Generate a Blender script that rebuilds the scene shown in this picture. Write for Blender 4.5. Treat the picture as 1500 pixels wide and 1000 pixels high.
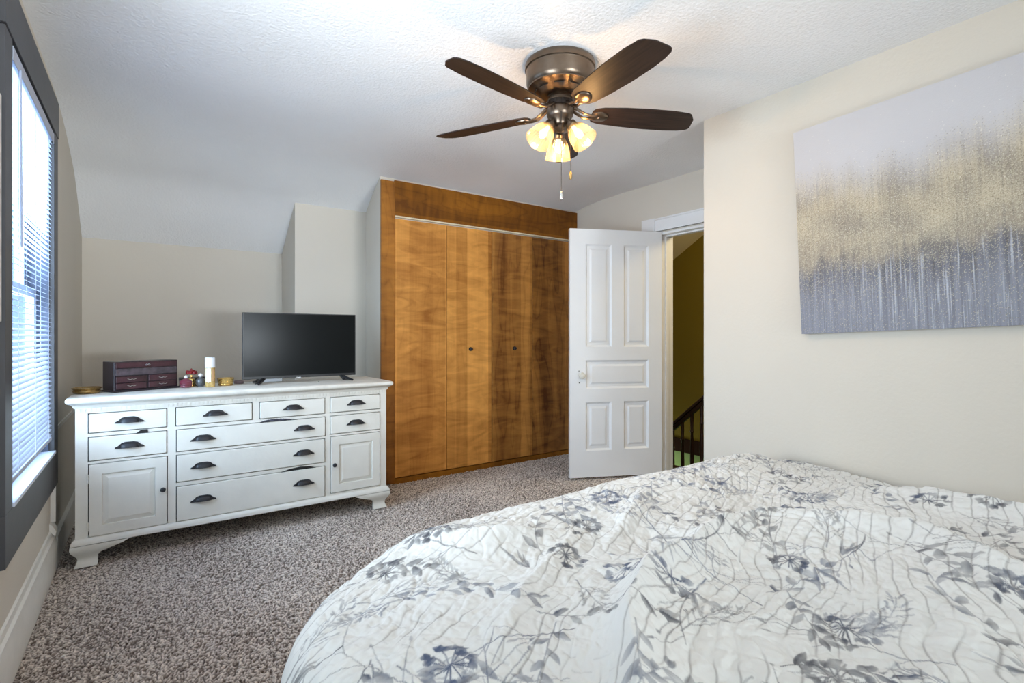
import bpy, math, random
import numpy as np
from mathutils import Vector, Matrix
R = math.radians
PI = math.pi
random.seed(7)
rng = np.random.default_rng(11)
for o in list(bpy.data.objects): bpy.data.objects.remove(o)
S = bpy.context.scene
COL = S.collection

# ------------------------------------------------------------------ camera
H = 1.15
cam = bpy.data.cameras.new('camera'); co = bpy.data.objects.new('camera', cam); COL.objects.link(co)
cam.sensor_width = 36; cam.lens = 760/1500*36; cam.shift_y = -10/1500; cam.clip_start = .02
co.location = (0, 0, H); co.rotation_euler = (R(90), 0, R(-35.1435))
S.camera = co

# ------------------------------------------------------------------ world, lights, exposure
S.view_settings.view_transform = 'Standard'; S.view_settings.look = 'None'
S.view_settings.exposure = 0.2; S.view_settings.gamma = 1; S.view_settings.use_curve_mapping = False
W = bpy.data.worlds.new('world'); S.world = W; W.use_nodes = True
wn = W.node_tree; wn.nodes.clear()
wo = wn.nodes.new('ShaderNodeOutputWorld'); wb = wn.nodes.new('ShaderNodeBackground')
wg = wn.nodes.new('ShaderNodeTexCoord'); ws = wn.nodes.new('ShaderNodeSeparateXYZ'); wr = wn.nodes.new('ShaderNodeValToRGB')
wn.links.new(wg.outputs['Generated'], ws.inputs[0]); wn.links.new(ws.outputs['Z'], wr.inputs[0])
wr.color_ramp.elements[0].position = 0.0; wr.color_ramp.elements[0].color = (.30, .36, .38, 1)
wr.color_ramp.elements[1].position = .25; wr.color_ramp.elements[1].color = (.72, .86, 1.0, 1)
wn.links.new(wr.outputs[0], wb.inputs[0]); wb.inputs[1].default_value = 1.0
wn.links.new(wb.outputs[0], wo.inputs[0])

def area(name, loc, target, sx, sy, power, color, spread=180):
    l = bpy.data.lights.new(name, 'AREA'); l.shape = 'RECTANGLE'; l.size = sx; l.size_y = sy
    l.energy = power; l.color = color; l.spread = R(spread)
    o = bpy.data.objects.new(name, l); COL.objects.link(o); o.location = loc
    o.rotation_euler = (Vector(target)-Vector(loc)).to_track_quat('-Z', 'Y').to_euler()
    return o
area('daylight_side_window', (-.80, 2.81, 1.5), (2.2, 3.0, 1.9), 1.3, 1.7, 108, (.60, .79, 1.0))
area('rear_fill_light', (.95, -3.85, 1.30), (1.1, 1.6, 3.4), 1.9, 1.4, 50, (.93, .97, 1.0))  # fill light outside the window added behind the camera
area('near_side_fill_light', (-.75, 1.2, 1.20), (3.0, 3.0, 2.5), 1.1, 1.3, 44, (.84, .92, 1.0), 120)  # fill light outside the unseen window added beside the camera

# added uplight through the rear opening, brightens ceiling and far walls
area('rear_uplight_fill', (1.6, -5.4, .7), (.5, 2.9, 2.5), 2.2, .9, 86, (.94, .97, 1.0), 60)

# ------------------------------------------------------------------ helpers
def tag(o, label=None, cat=None, group=None, kind=None):
    if label: o['label'] = label
    if cat: o['category'] = cat
    if group: o['group'] = group
    if kind: o['kind'] = kind
    return o
def empty(name, loc=(0, 0, 0), rz=0, label=None, cat=None, group=None, kind=None):
    o = bpy.data.objects.new(name, None); COL.objects.link(o); o.location = loc; o.rotation_euler = (0, 0, rz)
    o.empty_display_size = .05
    return tag(o, label, cat, group, kind)
class MB:
    def __init__(s): s.v = []; s.f = []
    def add(s, vs, fs, M=None):
        b = len(s.v)
        if M is not None: vs = [tuple(M @ Vector(v)) for v in vs]
        s.v += [tuple(v) for v in vs]; s.f += [tuple(i+b for i in f) for f in fs]; return s
    def box(s, x0, x1, y0, y1, z0, z1, M=None):
        return s.add([(x0,y0,z0),(x1,y0,z0),(x1,y1,z0),(x0,y1,z0),(x0,y0,z1),(x1,y0,z1),(x1,y1,z1),(x0,y1,z1)],
              [(0,3,2,1),(4,5,6,7),(0,1,5,4),(1,2,6,5),(2,3,7,6),(3,0,4,7)], M)
    def prism(s, pts, a0, a1, axis='y', M=None):
        """outline pts in the plane across axis, extruded a0..a1"""
        def P(p, a):
            return {'y': (p[0], a, p[1]), 'x': (a, p[0], p[1]), 'z': (p[0], p[1], a)}[axis]
        n = len(pts)
        return s.add([P(p, a0) for p in pts]+[P(p, a1) for p in pts],
              [tuple(range(n))[::-1], tuple(range(n, 2*n))]+[(i, (i+1) % n, n+(i+1) % n, n+i) for i in range(n)], M)
    def lathe(s, prof, n=32, M=None, cap=True):
        vs = []; fs = []
        for r, z in prof:
            for k in range(n):
                a = 2*PI*k/n; vs.append((r*math.cos(a), r*math.sin(a), z))
        for i in range(len(prof)-1):
            for k in range(n):
                fs.append((i*n+k, i*n+(k+1) % n, (i+1)*n+(k+1) % n, (i+1)*n+k))
        if cap:
            if prof[0][0] > 1e-5: fs.append(tuple(range(n))[::-1])
            if prof[-1][0] > 1e-5: fs.append(tuple((len(prof)-1)*n+k for k in range(n)))
        return s.add(vs, fs, M)
    def tube(s, pts, r, n=10, M=None):
        pts = [Vector(p) for p in pts]; vs = []; fs = []
        rr = r if isinstance(r, (list, tuple)) else [r]*len(pts)
        up = Vector((0.123, .2, 1)).normalized()
        for i, p in enumerate(pts):
            t = (pts[min(i+1, len(pts)-1)]-pts[max(i-1, 0)]).normalized()
            a = t.cross(up)
            if a.length < .05: a = t.cross(Vector((1, 0, 0)))
            a.normalize(); b = t.cross(a)
            for k in range(n):
                an = 2*PI*k/n; vs.append(p+(a*math.cos(an)+b*math.sin(an))*rr[i])
        for i in range(len(pts)-1):
            for k in range(n): fs.append((i*n+k, i*n+(k+1) % n, (i+1)*n+(k+1) % n, (i+1)*n+k))
        fs.append(tuple(range(n))[::-1]); fs.append(tuple((len(pts)-1)*n+k for k in range(n)))
        return s.add(vs, fs, M)
    def grid(s, P, M=None):
        nu = len(P); nv = len(P[0]); vs = [p for row in P for p in row]
        fs = [(i*nv+j, i*nv+j+1, (i+1)*nv+j+1, (i+1)*nv+j) for i in range(nu-1) for j in range(nv-1)]
        return s.add(vs, fs, M)
    def frustum(s, x0, x1, z0, z1, yb, yf, ins, M=None):
        """raised field facing -y: back rectangle at yb, smaller front rectangle at yf"""
        b = [(x0,yb,z0),(x1,yb,z0),(x1,yb,z1),(x0,yb,z1)]
        f = [(x0+ins,yf,z0+ins),(x1-ins,yf,z0+ins),(x1-ins,yf,z1-ins),(x0+ins,yf,z1-ins)]
        return s.add(b+f, [(4,5,6,7),(0,1,5,4),(1,2,6,5),(2,3,7,6),(3,0,4,7),(3,2,1,0)], M)
    def holed(s, x0, x1, z0, z1, holes, y0, y1, M=None):
        xs = sorted({x0, x1, *[h[0] for h in holes], *[h[1] for h in holes]}); zs = sorted({z0, z1, *[h[2] for h in holes], *[h[3] for h in holes]})
        xs = [x for x in xs if x0 <= x <= x1]; zs = [z for z in zs if z0 <= z <= z1]
        ix = {}; vs = []; fs = []
        def V(i, j, k):
            key = (i, j, k)
            if key not in ix: ix[key] = len(vs); vs.append((xs[i], (y0, y1)[k], zs[j]))
            return ix[key]
        def solid(i, j):
            if i < 0 or j < 0 or i >= len(xs)-1 or j >= len(zs)-1: return False
            cx = (xs[i]+xs[i+1])/2; cz = (zs[j]+zs[j+1])/2
            return not any(h[0] < cx < h[1] and h[2] < cz < h[3] for h in holes)
        for i in range(len(xs)-1):
            for j in range(len(zs)-1):
                if not solid(i, j): continue
                fs.append((V(i,j,0), V(i+1,j,0), V(i+1,j+1,0), V(i,j+1,0)))
                fs.append((V(i,j,1), V(i,j+1,1), V(i+1,j+1,1), V(i+1,j,1)))
                if not solid(i-1, j): fs.append((V(i,j,0), V(i,j+1,0), V(i,j+1,1), V(i,j,1)))
                if not solid(i+1, j): fs.append((V(i+1,j,0), V(i+1,j,1), V(i+1,j+1,1), V(i+1,j+1,0)))
                if not solid(i, j-1): fs.append((V(i,j,0), V(i,j,1), V(i+1,j,1), V(i+1,j,0)))
                if not solid(i, j+1): fs.append((V(i,j+1,0), V(i+1,j+1,0), V(i+1,j+1,1), V(i,j+1,1)))
        return s.add(vs, fs, M)
def ROT(loc, rz=0): return Matrix.Translation(loc) @ Matrix.Rotation(rz, 4, 'Z')
def aim(loc, d):
    """matrix that takes local +z to direction d"""
    return Matrix.Translation(loc) @ Vector(d).normalized().to_track_quat('Z', 'Y').to_matrix().to_4x4()
def mesh(name, mb, mat, parent=None, origin=None, smooth=35, bevel=0, local=False):
    """one object; vertices are given in world space (or in the parent's space when local)"""
    if origin is None: origin = (0, 0, 0)
    if parent is not None and not local:
        p = parent
        while p.parent: p = p.parent
        origin = tuple(p.location)
    me = bpy.data.meshes.new(name)
    me.from_pydata([(v[0]-origin[0], v[1]-origin[1], v[2]-origin[2]) for v in mb.v], [], mb.f)
    me.validate(); me.update()
    o = bpy.data.objects.new(name, me); COL.objects.link(o); me.materials.append(mat)
    if parent is not None: o.parent = parent
    else: o.location = origin
    if smooth:
        me.polygons.foreach_set('use_smooth', [True]*len(me.polygons)); me.set_sharp_from_angle(angle=R(smooth))
    if bevel:
        b = o.modifiers.new('bevel', 'BEVEL'); b.width = bevel; b.segments = 2; b.limit_method = 'ANGLE'; b.angle_limit = R(40)
        b.harden_normals = True
    return o
def bulk(name, V, F, mat, col=None, origin=(0, 0, 0), parent=None):
    me = bpy.data.meshes.new(name)
    me.vertices.add(len(V)); me.vertices.foreach_set('co', (V-np.array(origin)).astype(np.float32).ravel())
    me.loops.add(F.size); me.loops.foreach_set('vertex_index', F.astype(np.int32).ravel())
    me.polygons.add(len(F)); me.polygons.foreach_set('loop_start', np.arange(0, F.size, 4, dtype=np.int32))
    me.update(calc_edges=True)
    me.polygons.foreach_set('use_smooth', np.ones(len(F), dtype=bool))
    if col is not None:
        a = me.color_attributes.new('print', 'FLOAT_COLOR', 'POINT')
        a.data.foreach_set('color', np.concatenate([col, np.ones((len(col), 1))], 1).astype(np.float32).ravel())
    me.materials.append(mat)
    o = bpy.data.objects.new(name, me); COL.objects.link(o); o.location = origin
    if parent: o.parent = parent
    return o
def gridfaces(nu, nv):
    i, j = np.meshgrid(np.arange(nu-1), np.arange(nv-1), indexing='ij'); a = (i*nv+j).ravel()
    return np.stack([a, a+nv, a+nv+1, a+1], 1)

def perlin(x, y, seed=0):
    g = np.random.default_rng(seed); n = 256
    perm = g.permutation(n); ang = g.random(n)*2*PI; gx = np.cos(ang); gy = np.sin(ang)
    xi = np.floor(x).astype(np.int64); yi = np.floor(y).astype(np.int64); xf = x-xi; yf = y-yi
    def hsh(a, b): return perm[(perm[a & 255]+b) & 255]
    u = xf*xf*xf*(xf*(xf*6-15)+10); v = yf*yf*yf*(yf*(yf*6-15)+10)
    def d(a, b, fx, fy):
        h = hsh(a, b); return gx[h]*fx+gy[h]*fy
    n00 = d(xi, yi, xf, yf); n10 = d(xi+1, yi, xf-1, yf); n01 = d(xi, yi+1, xf, yf-1); n11 = d(xi+1, yi+1, xf-1, yf-1)
    return ((n00*(1-u)+n10*u)*(1-v)+(n01*(1-u)+n11*u)*v)*1.5
def sm(a, b, x):
    t = np.clip((x-a)/(b-a), 0, 1); return t*t*(3-2*t)

# ------------------------------------------------------------------ materials
def lin(*c):
    return tuple(((v/255)/12.92 if v/255 <= .04045 else ((v/255+.055)/1.055)**2.4) for v in c)
def mat(name, col, rough=.5, metal=0, spec=.5, bump=0, bscale=100, bdetail=3, var=0, vscale=3, coat=0, emis=None, est=0, trans=0, alpha=1, ior=1.45, bdist=.01):
    m = bpy.data.materials.new(name); m.use_nodes = True; t = m.node_tree; b = t.nodes['Principled BSDF']
    b.inputs['Base Color'].default_value = (*col, 1); b.inputs['Roughness'].default_value = rough; b.inputs['Metallic'].default_value = metal
    b.inputs['Specular IOR Level'].default_value = spec; b.inputs['Coat Weight'].default_value = coat; b.inputs['IOR'].default_value = ior
    b.inputs['Transmission Weight'].default_value = trans
    if emis: b.inputs['Emission Color'].default_value = (*emis, 1); b.inputs['Emission Strength'].default_value = est
    tc = t.nodes.new('ShaderNodeTexCoord')
    if bump:
        n = t.nodes.new('ShaderNodeTexNoise'); n.inputs['Scale'].default_value = bscale; n.inputs['Detail'].default_value = bdetail
        t.links.new(tc.outputs['Object'], n.inputs['Vector']); bp = t.nodes.new('ShaderNodeBump'); bp.inputs['Strength'].default_value = bump
        bp.inputs['Distance'].default_value = bdist; t.links.new(n.outputs['Fac'], bp.inputs['Height']); t.links.new(bp.outputs[0], b.inputs['Normal'])
    n = t.nodes.new('ShaderNodeTexNoise'); n.inputs['Scale'].default_value = vscale; n.inputs['Detail'].default_value = 4
    t.links.new(tc.outputs['Object'], n.inputs['Vector'])
    r = t.nodes.new('ShaderNodeValToRGB'); v = max(var, .015)
    r.color_ramp.elements[0].position = .3; r.color_ramp.elements[0].color = (*[c*(1-v) for c in col], 1)
    r.color_ramp.elements[1].position = .7; r.color_ramp.elements[1].color = (*[min(1, c*(1+v)) for c in col], 1)
    t.links.new(n.outputs['Fac'], r.inputs[0]); t.links.new(r.outputs[0], b.inputs['Base Color'])
    return m
def attr_mat(name, rough, spec=.3, bump=0, bscale=300, sheen=0, sub=0, bdist=.002):
    m = bpy.data.materials.new(name); m.use_nodes = True; t = m.node_tree; b = t.nodes['Principled BSDF']
    a = t.nodes.new('ShaderNodeVertexColor'); a.layer_name = 'print'; t.links.new(a.outputs['Color'], b.inputs['Base Color'])
    b.inputs['Roughness'].default_value = rough; b.inputs['Specular IOR Level'].default_value = spec; b.inputs['Sheen Weight'].default_value = sheen
    if bump:
        tc = t.nodes.new('ShaderNodeTexCoord'); n = t.nodes.new('ShaderNodeTexNoise'); n.inputs['Scale'].default_value = bscale; n.inputs['Detail'].default_value = 4
        t.links.new(tc.outputs['Object'], n.inputs['Vector']); bp = t.nodes.new('ShaderNodeBump'); bp.inputs['Strength'].default_value = bump
        bp.inputs['Distance'].default_value = bdist; t.links.new(n.outputs['Fac'], bp.inputs['Height']); t.links.new(bp.outputs[0], b.inputs['Normal'])
    return m
M_wall = mat('painted_plaster_beige', (.66, .61, .53), .75, spec=.25, bump=.12, bscale=60, var=.02, vscale=1.5)
M_wallfar = M_wall
M_ceil = mat('textured_ceiling_paint', (.88, .88, .88), .85, spec=.2, bump=.42, bscale=75, bdetail=5, bdist=.012)
M_white = mat('white_gloss_paint', (.80, .80, .80), .38, spec=.45, bump=.05, bscale=25, var=.02)
M_trimw = mat('white_trim_paint', (.76, .745, .70), .45, spec=.4, bump=.1, bscale=30, var=.04, vscale=12)
M_dress = mat('chalk_white_cabinet_paint', (.74, .725, .665), .5, spec=.35, bump=.08, bscale=50, var=.035, vscale=9)
M_dark = mat('dark_interior', (.02, .018, .016), .8)
M_blackmetal = mat('matte_black_metal', (.018, .018, .022), .42, spec=.5)
M_char = mat('charcoal_casing_paint', (.060, .061, .068), .42, spec=.45, bump=.05, bscale=20, var=.08, vscale=6)
M_jamb = mat('slate_blue_jamb_paint', (.07, .09, .14), .45)
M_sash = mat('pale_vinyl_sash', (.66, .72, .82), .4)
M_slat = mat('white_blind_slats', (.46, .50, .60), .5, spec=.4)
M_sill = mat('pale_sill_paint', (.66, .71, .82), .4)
M_bronze = mat('brushed_antique_bronze', (.18, .135, .10), .32, metal=1, bump=.05, bscale=200, var=.08, vscale=30)
M_bronzed = mat('dark_bronze', (.05, .04, .035), .4, metal=.8)
M_tv = mat('black_gloss_screen', (.006, .007, .007), .2, spec=.12)
M_tvb = mat('black_tv_plastic', (.012, .012, .013), .35)
M_logo = mat('silver_logo', (.8, .8, .8), .3, metal=.6)
M_gold = mat('aged_gold_metal', (.70, .47, .16), .25, metal=1, bump=.4, bscale=120, var=.2, vscale=60)
M_brass = mat('antique_brass', (.40, .26, .10), .3, metal=1, bump=.5, bscale=130, var=.3, vscale=50)
M_jbox = mat('dark_cherry_leather', (.045, .016, .020), .3, spec=.5, bump=.25, bscale=60, var=.5, vscale=18)
M_jbox2 = mat('black_plum_lacquer', (.016, .011, .016), .28, spec=.5)
M_silver = mat('silver_metal', (.75, .74, .72), .25, metal=1)
M_pinkg = mat('rose_glass', (.17, .03, .05), .12, spec=.6, coat=.4)
M_clear = mat('smoky_clear_glass', (.10, .105, .11), .06, spec=.8, coat=.6)
M_crystal = mat('frosted_crystal', (.85, .87, .9), .15, spec=.6)
M_red = mat('deep_red_enamel', (.22, .008, .012), .35, var=.4, vscale=90)
M_amber = mat('amber_liquid', (.55, .38, .14), .15, spec=.6, var=.4, vscale=40)
M_cap = mat('white_plastic_cap', (.82, .86, .92), .4)
M_lab = mat('cream_label', (.80, .77, .68), .5)
M_tan = mat('light_copper_print', (.62, .38, .19), .5)
M_compact = mat('taupe_plastic', (.16, .11, .11), .35)
M_porc = mat('ivory_porcelain', (.72, .69, .60), .18, spec=.6, coat=.5)
M_olive = mat('mustard_olive_wall_paint', (.20, .145, .018), .8, spec=.2)
M_green = mat('pale_green_wall_paint', (.30, .42, .16), .8)
M_hallc = mat('cream_hall_ceiling_paint', (.62, .55, .38), .8)
M_stair = mat('dark_mahogany_stain', (.035, .014, .010), .35, spec=.5, var=.3, vscale=20)
M_darkfab = mat('dark_grey_fabric', (.05, .05, .065), .9, bump=.5, bscale=90, var=.6, vscale=60)
M_matt = mat('white_mattress_ticking', (.7, .7, .68), .8)
M_track = mat('cream_track_metal', (.70, .60, .42), .4)
M_paper = mat('whitewashed_canvas', (.62, .60, .57), .8, var=.25, vscale=25)
M_crumb = mat('white_scrap', (.75, .72, .66), .7)
M_tree = mat('bark', (.03, .028, .03), .9)

def glass_pane():
    m = bpy.data.materials.new('window_glass'); m.use_nodes = True; t = m.node_tree; t.nodes.clear()
    o = t.nodes.new('ShaderNodeOutputMaterial'); a = t.nodes.new('ShaderNodeBsdfTransparent'); g = t.nodes.new('ShaderNodeBsdfGlossy'); x = t.nodes.new('ShaderNodeMixShader')
    a.inputs[0].default_value = (.95, .98, 1, 1); g.inputs['Roughness'].default_value = .03; x.inputs[0].default_value = .07
    t.links.new(a.outputs[0], x.inputs[1]); t.links.new(g.outputs[0], x.inputs[2]); t.links.new(x.outputs[0], o.inputs[0]); return m
M_pane = glass_pane()
def shade_glass():
    m = bpy.data.materials.new('ribbed_frosted_shade_glass'); m.use_nodes = True; t = m.node_tree; t.nodes.clear()
    o = t.nodes.new('ShaderNodeOutputMaterial'); a = t.nodes.new('ShaderNodeBsdfTransparent'); g = t.nodes.new('ShaderNodeBsdfGlossy')
    tr = t.nodes.new('ShaderNodeBsdfTranslucent'); d = t.nodes.new('ShaderNodeBsdfDiffuse')
    tr.inputs[0].default_value = (.22, .17, .10, 1); d.inputs[0].default_value = (.16, .14, .10, 1); a.inputs[0].default_value = (1, .95, .85, 1); g.inputs['Roughness'].default_value = .15
    x1 = t.nodes.new('ShaderNodeMixShader'); x2 = t.nodes.new('ShaderNodeMixShader'); x3 = t.nodes.new('ShaderNodeMixShader')
    x1.inputs[0].default_value = .35; x2.inputs[0].default_value = .5; x3.inputs[0].default_value = .08
    t.links.new(tr.outputs[0], x1.inputs[1]); t.links.new(d.outputs[0], x1.inputs[2])
    t.links.new(x1.outputs[0], x2.inputs[1]); t.links.new(a.outputs[0], x2.inputs[2])
    t.links.new(x2.outputs[0], x3.inputs[1]); t.links.new(g.outputs[0], x3.inputs[2]); t.links.new(x3.outputs[0], o.inputs[0]); return m
M_shade = shade_glass()
M_bulb = mat('lit_bulb', (1, .9, .7), .4, emis=(1, .78, .45), est=2.6)

def blade_mat():
    m = mat('dark_walnut_blade', (.034, .019, .013), .5, spec=.3)
    t = m.node_tree; b = t.nodes['Principled BSDF']
    tc = t.nodes.new('ShaderNodeTexCoord'); mp = t.nodes.new('ShaderNodeMapping'); mp.inputs['Scale'].default_value = (4, 60, 60)
    n = t.nodes.new('ShaderNodeTexNoise'); n.inputs['Scale'].default_value = 1.5; n.inputs['Detail'].default_value = 6
    r = t.nodes.new('ShaderNodeValToRGB'); r.color_ramp.elements[0].position = .35; r.color_ramp.elements[0].color = (.014, .008, .006, 1)
    r.color_ramp.elements[1].position = .7; r.color_ramp.elements[1].color = (.036, .020, .014, 1)
    t.links.new(tc.outputs['Object'], mp.inputs[0]); t.links.new(mp.outputs[0], n.inputs['Vector']); t.links.new(n.outputs['Fac'], r.inputs[0]); t.links.new(r.outputs[0], b.inputs['Base Color'])
    return m
M_blade = blade_mat()

def wood_mat(name, seed, mirror=None, light=(.92, .43, .10), dark=(.32, .115, .018), horiz=False, figure=.5):
    """stained maple veneer: strips of slightly different tone, cloudy figure, a few contour lines"""
    m = bpy.data.materials.new(name); m.use_nodes = True; t = m.node_tree; N = t.nodes; L = t.links; b = N['Principled BSDF']
    tc = N.new('ShaderNodeTexCoord'); sp = N.new('ShaderNodeSeparateXYZ'); L.new(tc.outputs['Object'], sp.inputs[0])
    def mth(op, a, c=None, clamp=False):
        n = N.new('ShaderNodeMath'); n.operation = op; n.use_clamp = clamp
        for i, v in enumerate((a, c)):
            if v is None: continue
            if isinstance(v, (int, float)): n.inputs[i].default_value = v
            else: L.new(v, n.inputs[i])
        return n.outputs[0]
    X = sp.outputs['X']; Z = sp.outputs['Z']
    if horiz: X, Z = Z, X
    XM = X if mirror is None else mth('ABSOLUTE', mth('SUBTRACT', X, mirror))
    cb = N.new('ShaderNodeCombineXYZ'); L.new(mth('ADD', XM, seed*3.7), cb.inputs[0]); L.new(mth('ADD', Z, seed*1.3), cb.inputs[2])
    def noise(sx, sz, det, dist=0):
        mp = N.new('ShaderNodeMapping'); mp.inputs['Scale'].default_value = (sx, 1, sz); L.new(cb.outputs[0], mp.inputs[0])
        n = N.new('ShaderNodeTexNoise'); n.inputs['Scale'].default_value = 1; n.inputs['Detail'].default_value = det; n.inputs['Distortion'].default_value = dist
        L.new(mp.outputs[0], n.inputs['Vector']); return n.outputs['Fac']
    figure_n = noise(7.5 if mirror is not None else 5.0, 1.0, 1, .3)
    rings = mth('PINGPONG', mth('MULTIPLY', figure_n, 7.0), .5)
    line = mth('POWER', mth('SUBTRACT', 1.0, mth('MULTIPLY', rings, 2.0)), 7.0)
    cloud = noise(3.5, 13, 4, 1.2)
    grain = noise(90, 3, 4, 0)
    strip = N.new('ShaderNodeTexWhiteNoise'); strip.noise_dimensions = '1D'; L.new(mth('FLOOR', mth('MULTIPLY', mth('ADD', XM, mth('MULTIPLY', noise(.3, .05, 0), .02)), 9.5)), strip.inputs['W'])
    f = mth('ADD', mth('MULTIPLY', cloud, .55), mth('MULTIPLY', grain, .10))
    f = mth('ADD', f, mth('MULTIPLY', strip.outputs['Value'], .24))
    f = mth('ADD', f, mth('MULTIPLY', mth('SUBTRACT', figure_n, .5), .5*figure+.2))
    f = mth('SUBTRACT', f, mth('MULTIPLY', line, .13*figure))
    r = N.new('ShaderNodeValToRGB'); e = r.color_ramp.elements; e[0].position = .18; e[0].color = (*dark, 1); e[1].position = .72; e[1].color = (*light, 1)
    L.new(f, r.inputs[0]); L.new(r.outputs[0], b.inputs['Base Color'])
    b.inputs['Roughness'].default_value = .45; b.inputs['Specular IOR Level'].default_value = .25
    return m
M_wood = [wood_mat('stained_maple_veneer_a', 1.0, figure=.35), wood_mat('stained_maple_veneer_b', 2.2, figure=.35),
          wood_mat('stained_maple_veneer_c', 5.1, mirror=2.60, figure=.9, light=(.60, .27, .060), dark=(.15, .05, .009)), wood_mat('stained_maple_veneer_d', 7.9, mirror=3.12, figure=1.0, light=(.52, .225, .048), dark=(.10, .032, .006))]
M_woodf = wood_mat('stained_maple_trim', 4.4, figure=.8, light=(.48, .19, .028), dark=(.15, .05, .006))
M_woodh = wood_mat('stained_maple_header', 9.3, figure=1.0, horiz=True, light=(.36, .135, .010), dark=(.13, .042, .003))

# ------------------------------------------------------------------ room shell
XW, XR, XD, YF, YB = -.385, 2.685, 3.46, 4.877, -3.6
ZC = 2.41
def wallX(name, x0, x1, y0, y1, z0, z1, holes, m, label):
    """wall lying along Y; holes are (ya, yb, za, zb)"""
    mb = MB(); mb.holed(y0, y1, z0, z1, holes, 0, x1-x0, Matrix(((0, 1, 0, x0), (1, 0, 0, 0), (0, 0, 1, 0), (0, 0, 0, 1))))
    mb.f = [f[::-1] for f in mb.f]
    return tag(mesh(name, mb, m, smooth=0), label, 'wall', kind='structure')
def wallY(name, x0, x1, y0, y1, z0, z1, holes, m, label):
    mb = MB(); mb.holed(x0, x1, z0, z1, holes, y0, y1)
    return tag(mesh(name, mb, m, smooth=0), label, 'wall', kind='structure')
wallX('wall_left', XW-.12, XW, YB, YF+.12, -.02, 2.6, [(2.335, 3.28, .584, 2.118), (.65, 1.75, .75, 2.05)], M_wall, 'beige plaster wall on the left holding the dark framed window')
wallY('wall_far', XW, .968, YF, YF+.12, -.02, 2.3, [], M_wallfar, 'low beige knee wall in the alcove behind the dresser')
mb = MB(); mb.prism([(.968, 4.389), (1.547, 4.389), (1.547, YF+.12), (.968, YF+.12)], -.02, 2.5, 'z')
tag(mesh('wall_chase', mb, M_wall, smooth=0), 'boxed out beige wall section behind the television', 'wall', kind='structure')
mb = MB(); mb.prism([(1.459, 3.825), (1.60, 3.825), (1.65, 4.389), (1.547, 4.389)], -.02, 2.5, 'z')
tag(mesh('wall_closet_side', mb, M_wall, smooth=0), 'narrow pale wall return beside the wooden closet front', 'wall', kind='structure')
wallY('wall_closet_back', 1.60, XD, 4.389, 4.45, -.02, 2.5, [], M_wall, 'plaster wall at the back inside the closet')
wallX('wall_door_side', XD, XD+.15, 1.2, 4.6, -.02, 2.6, [(1.99, 2.80, -.03, 1.985)], M_wall, 'beige wall with the white door frame beyond the bed')
mb = MB(); mb.box(XR, XR+.12, YB, 1.85, -.02, 2.6); mb.box(XR+.12, XD, 1.73, 1.85, -.02, 2.6)
tag(mesh('wall_right', mb, M_wall, smooth=0), 'long beige wall on the right behind the bed and canvas', 'wall', kind='structure')
wallY('wall_rear', XW-.12, XR+.12, YB-.12, YB, -.02, 2.6, [(.0, 1.9, .75, 2.1)], M_wall, 'beige wall behind the camera with an added window opening')
wallY('wall_closet_top', 1.459, XD, 3.823, 3.85, 2.0, 2.5, [], M_wall, 'strip of plaster above the stained closet header')
# ceiling: flat, then a soft knee into the roof slope
prof = [(YB-.1, ZC), (1.0, ZC), (2.4, ZC), (3.2, 2.408), (3.5, 2.398), (3.7, 2.380), (3.82, 2.362), (3.95, 2.335), (4.1, 2.295), (4.25, 2.25), (4.389, 2.205), (4.55, 2.10), (4.7, 1.99), (4.877, 1.857), (5.05, 1.73)]
pr = [(p[0], p[1]) for p in prof]+[(5.05, 2.62), (YB-.1, 2.62)]
mb = MB(); mb.prism(pr, XW-.1, XD+.12, 'x')
tag(mesh('ceiling', mb, M_ceil, smooth=30), 'white textured ceiling curving down to a slope over the dresser', 'ceiling', kind='structure')

# carpet floor: real tufted relief
def carpet():
    ys = np.concatenate([np.linspace(YB, .7, 40)[:-1], np.arange(.7, 4.88, .0046)]); xs = np.arange(XW, XD+.02, .0046)
    Xg, Yg = np.meshgrid(xs, ys, indexing='ij')
    jx = perlin(Xg*70, Yg*70, 3)*.003; jy = perlin(Xg*70+9, Yg*70+5, 4)*.003
    n1 = perlin(Xg*150, Yg*150, 1); n2 = perlin(Xg*60, Yg*60, 2); rnd = rng.random(Xg.shape)
    big = perlin(Xg*2.2, Yg*2.2, 6)
    Z = -.008+.010*n1*.6+.006*n2+.006*(rnd-.5)
    t = np.clip(.47+.75*n1+.25*n2+1.15*(rnd-.5)+.14*big, 0, 1)[..., None]
    dark = np.array(lin(56, 44, 38)); mid = np.array(lin(136, 121, 111)); lite = np.array(lin(240, 228, 216))
    c = np.where(t < .5, dark+(mid-dark)*t*2, mid+(lite-mid)*(t-.5)*2)
    V = np.stack([Xg+jx, Yg+jy, Z], -1).reshape(-1, 3)
    o = bulk('floor', V, gridfaces(len(xs), len(ys)), attr_mat('speckled_taupe_carpet', .95, .1, .5, 420, sheen=.2), c.reshape(-1, 3))
    return tag(o, 'speckled grey brown cut pile carpet across the bedroom', 'carpet', kind='structure')
carpet()

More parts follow.
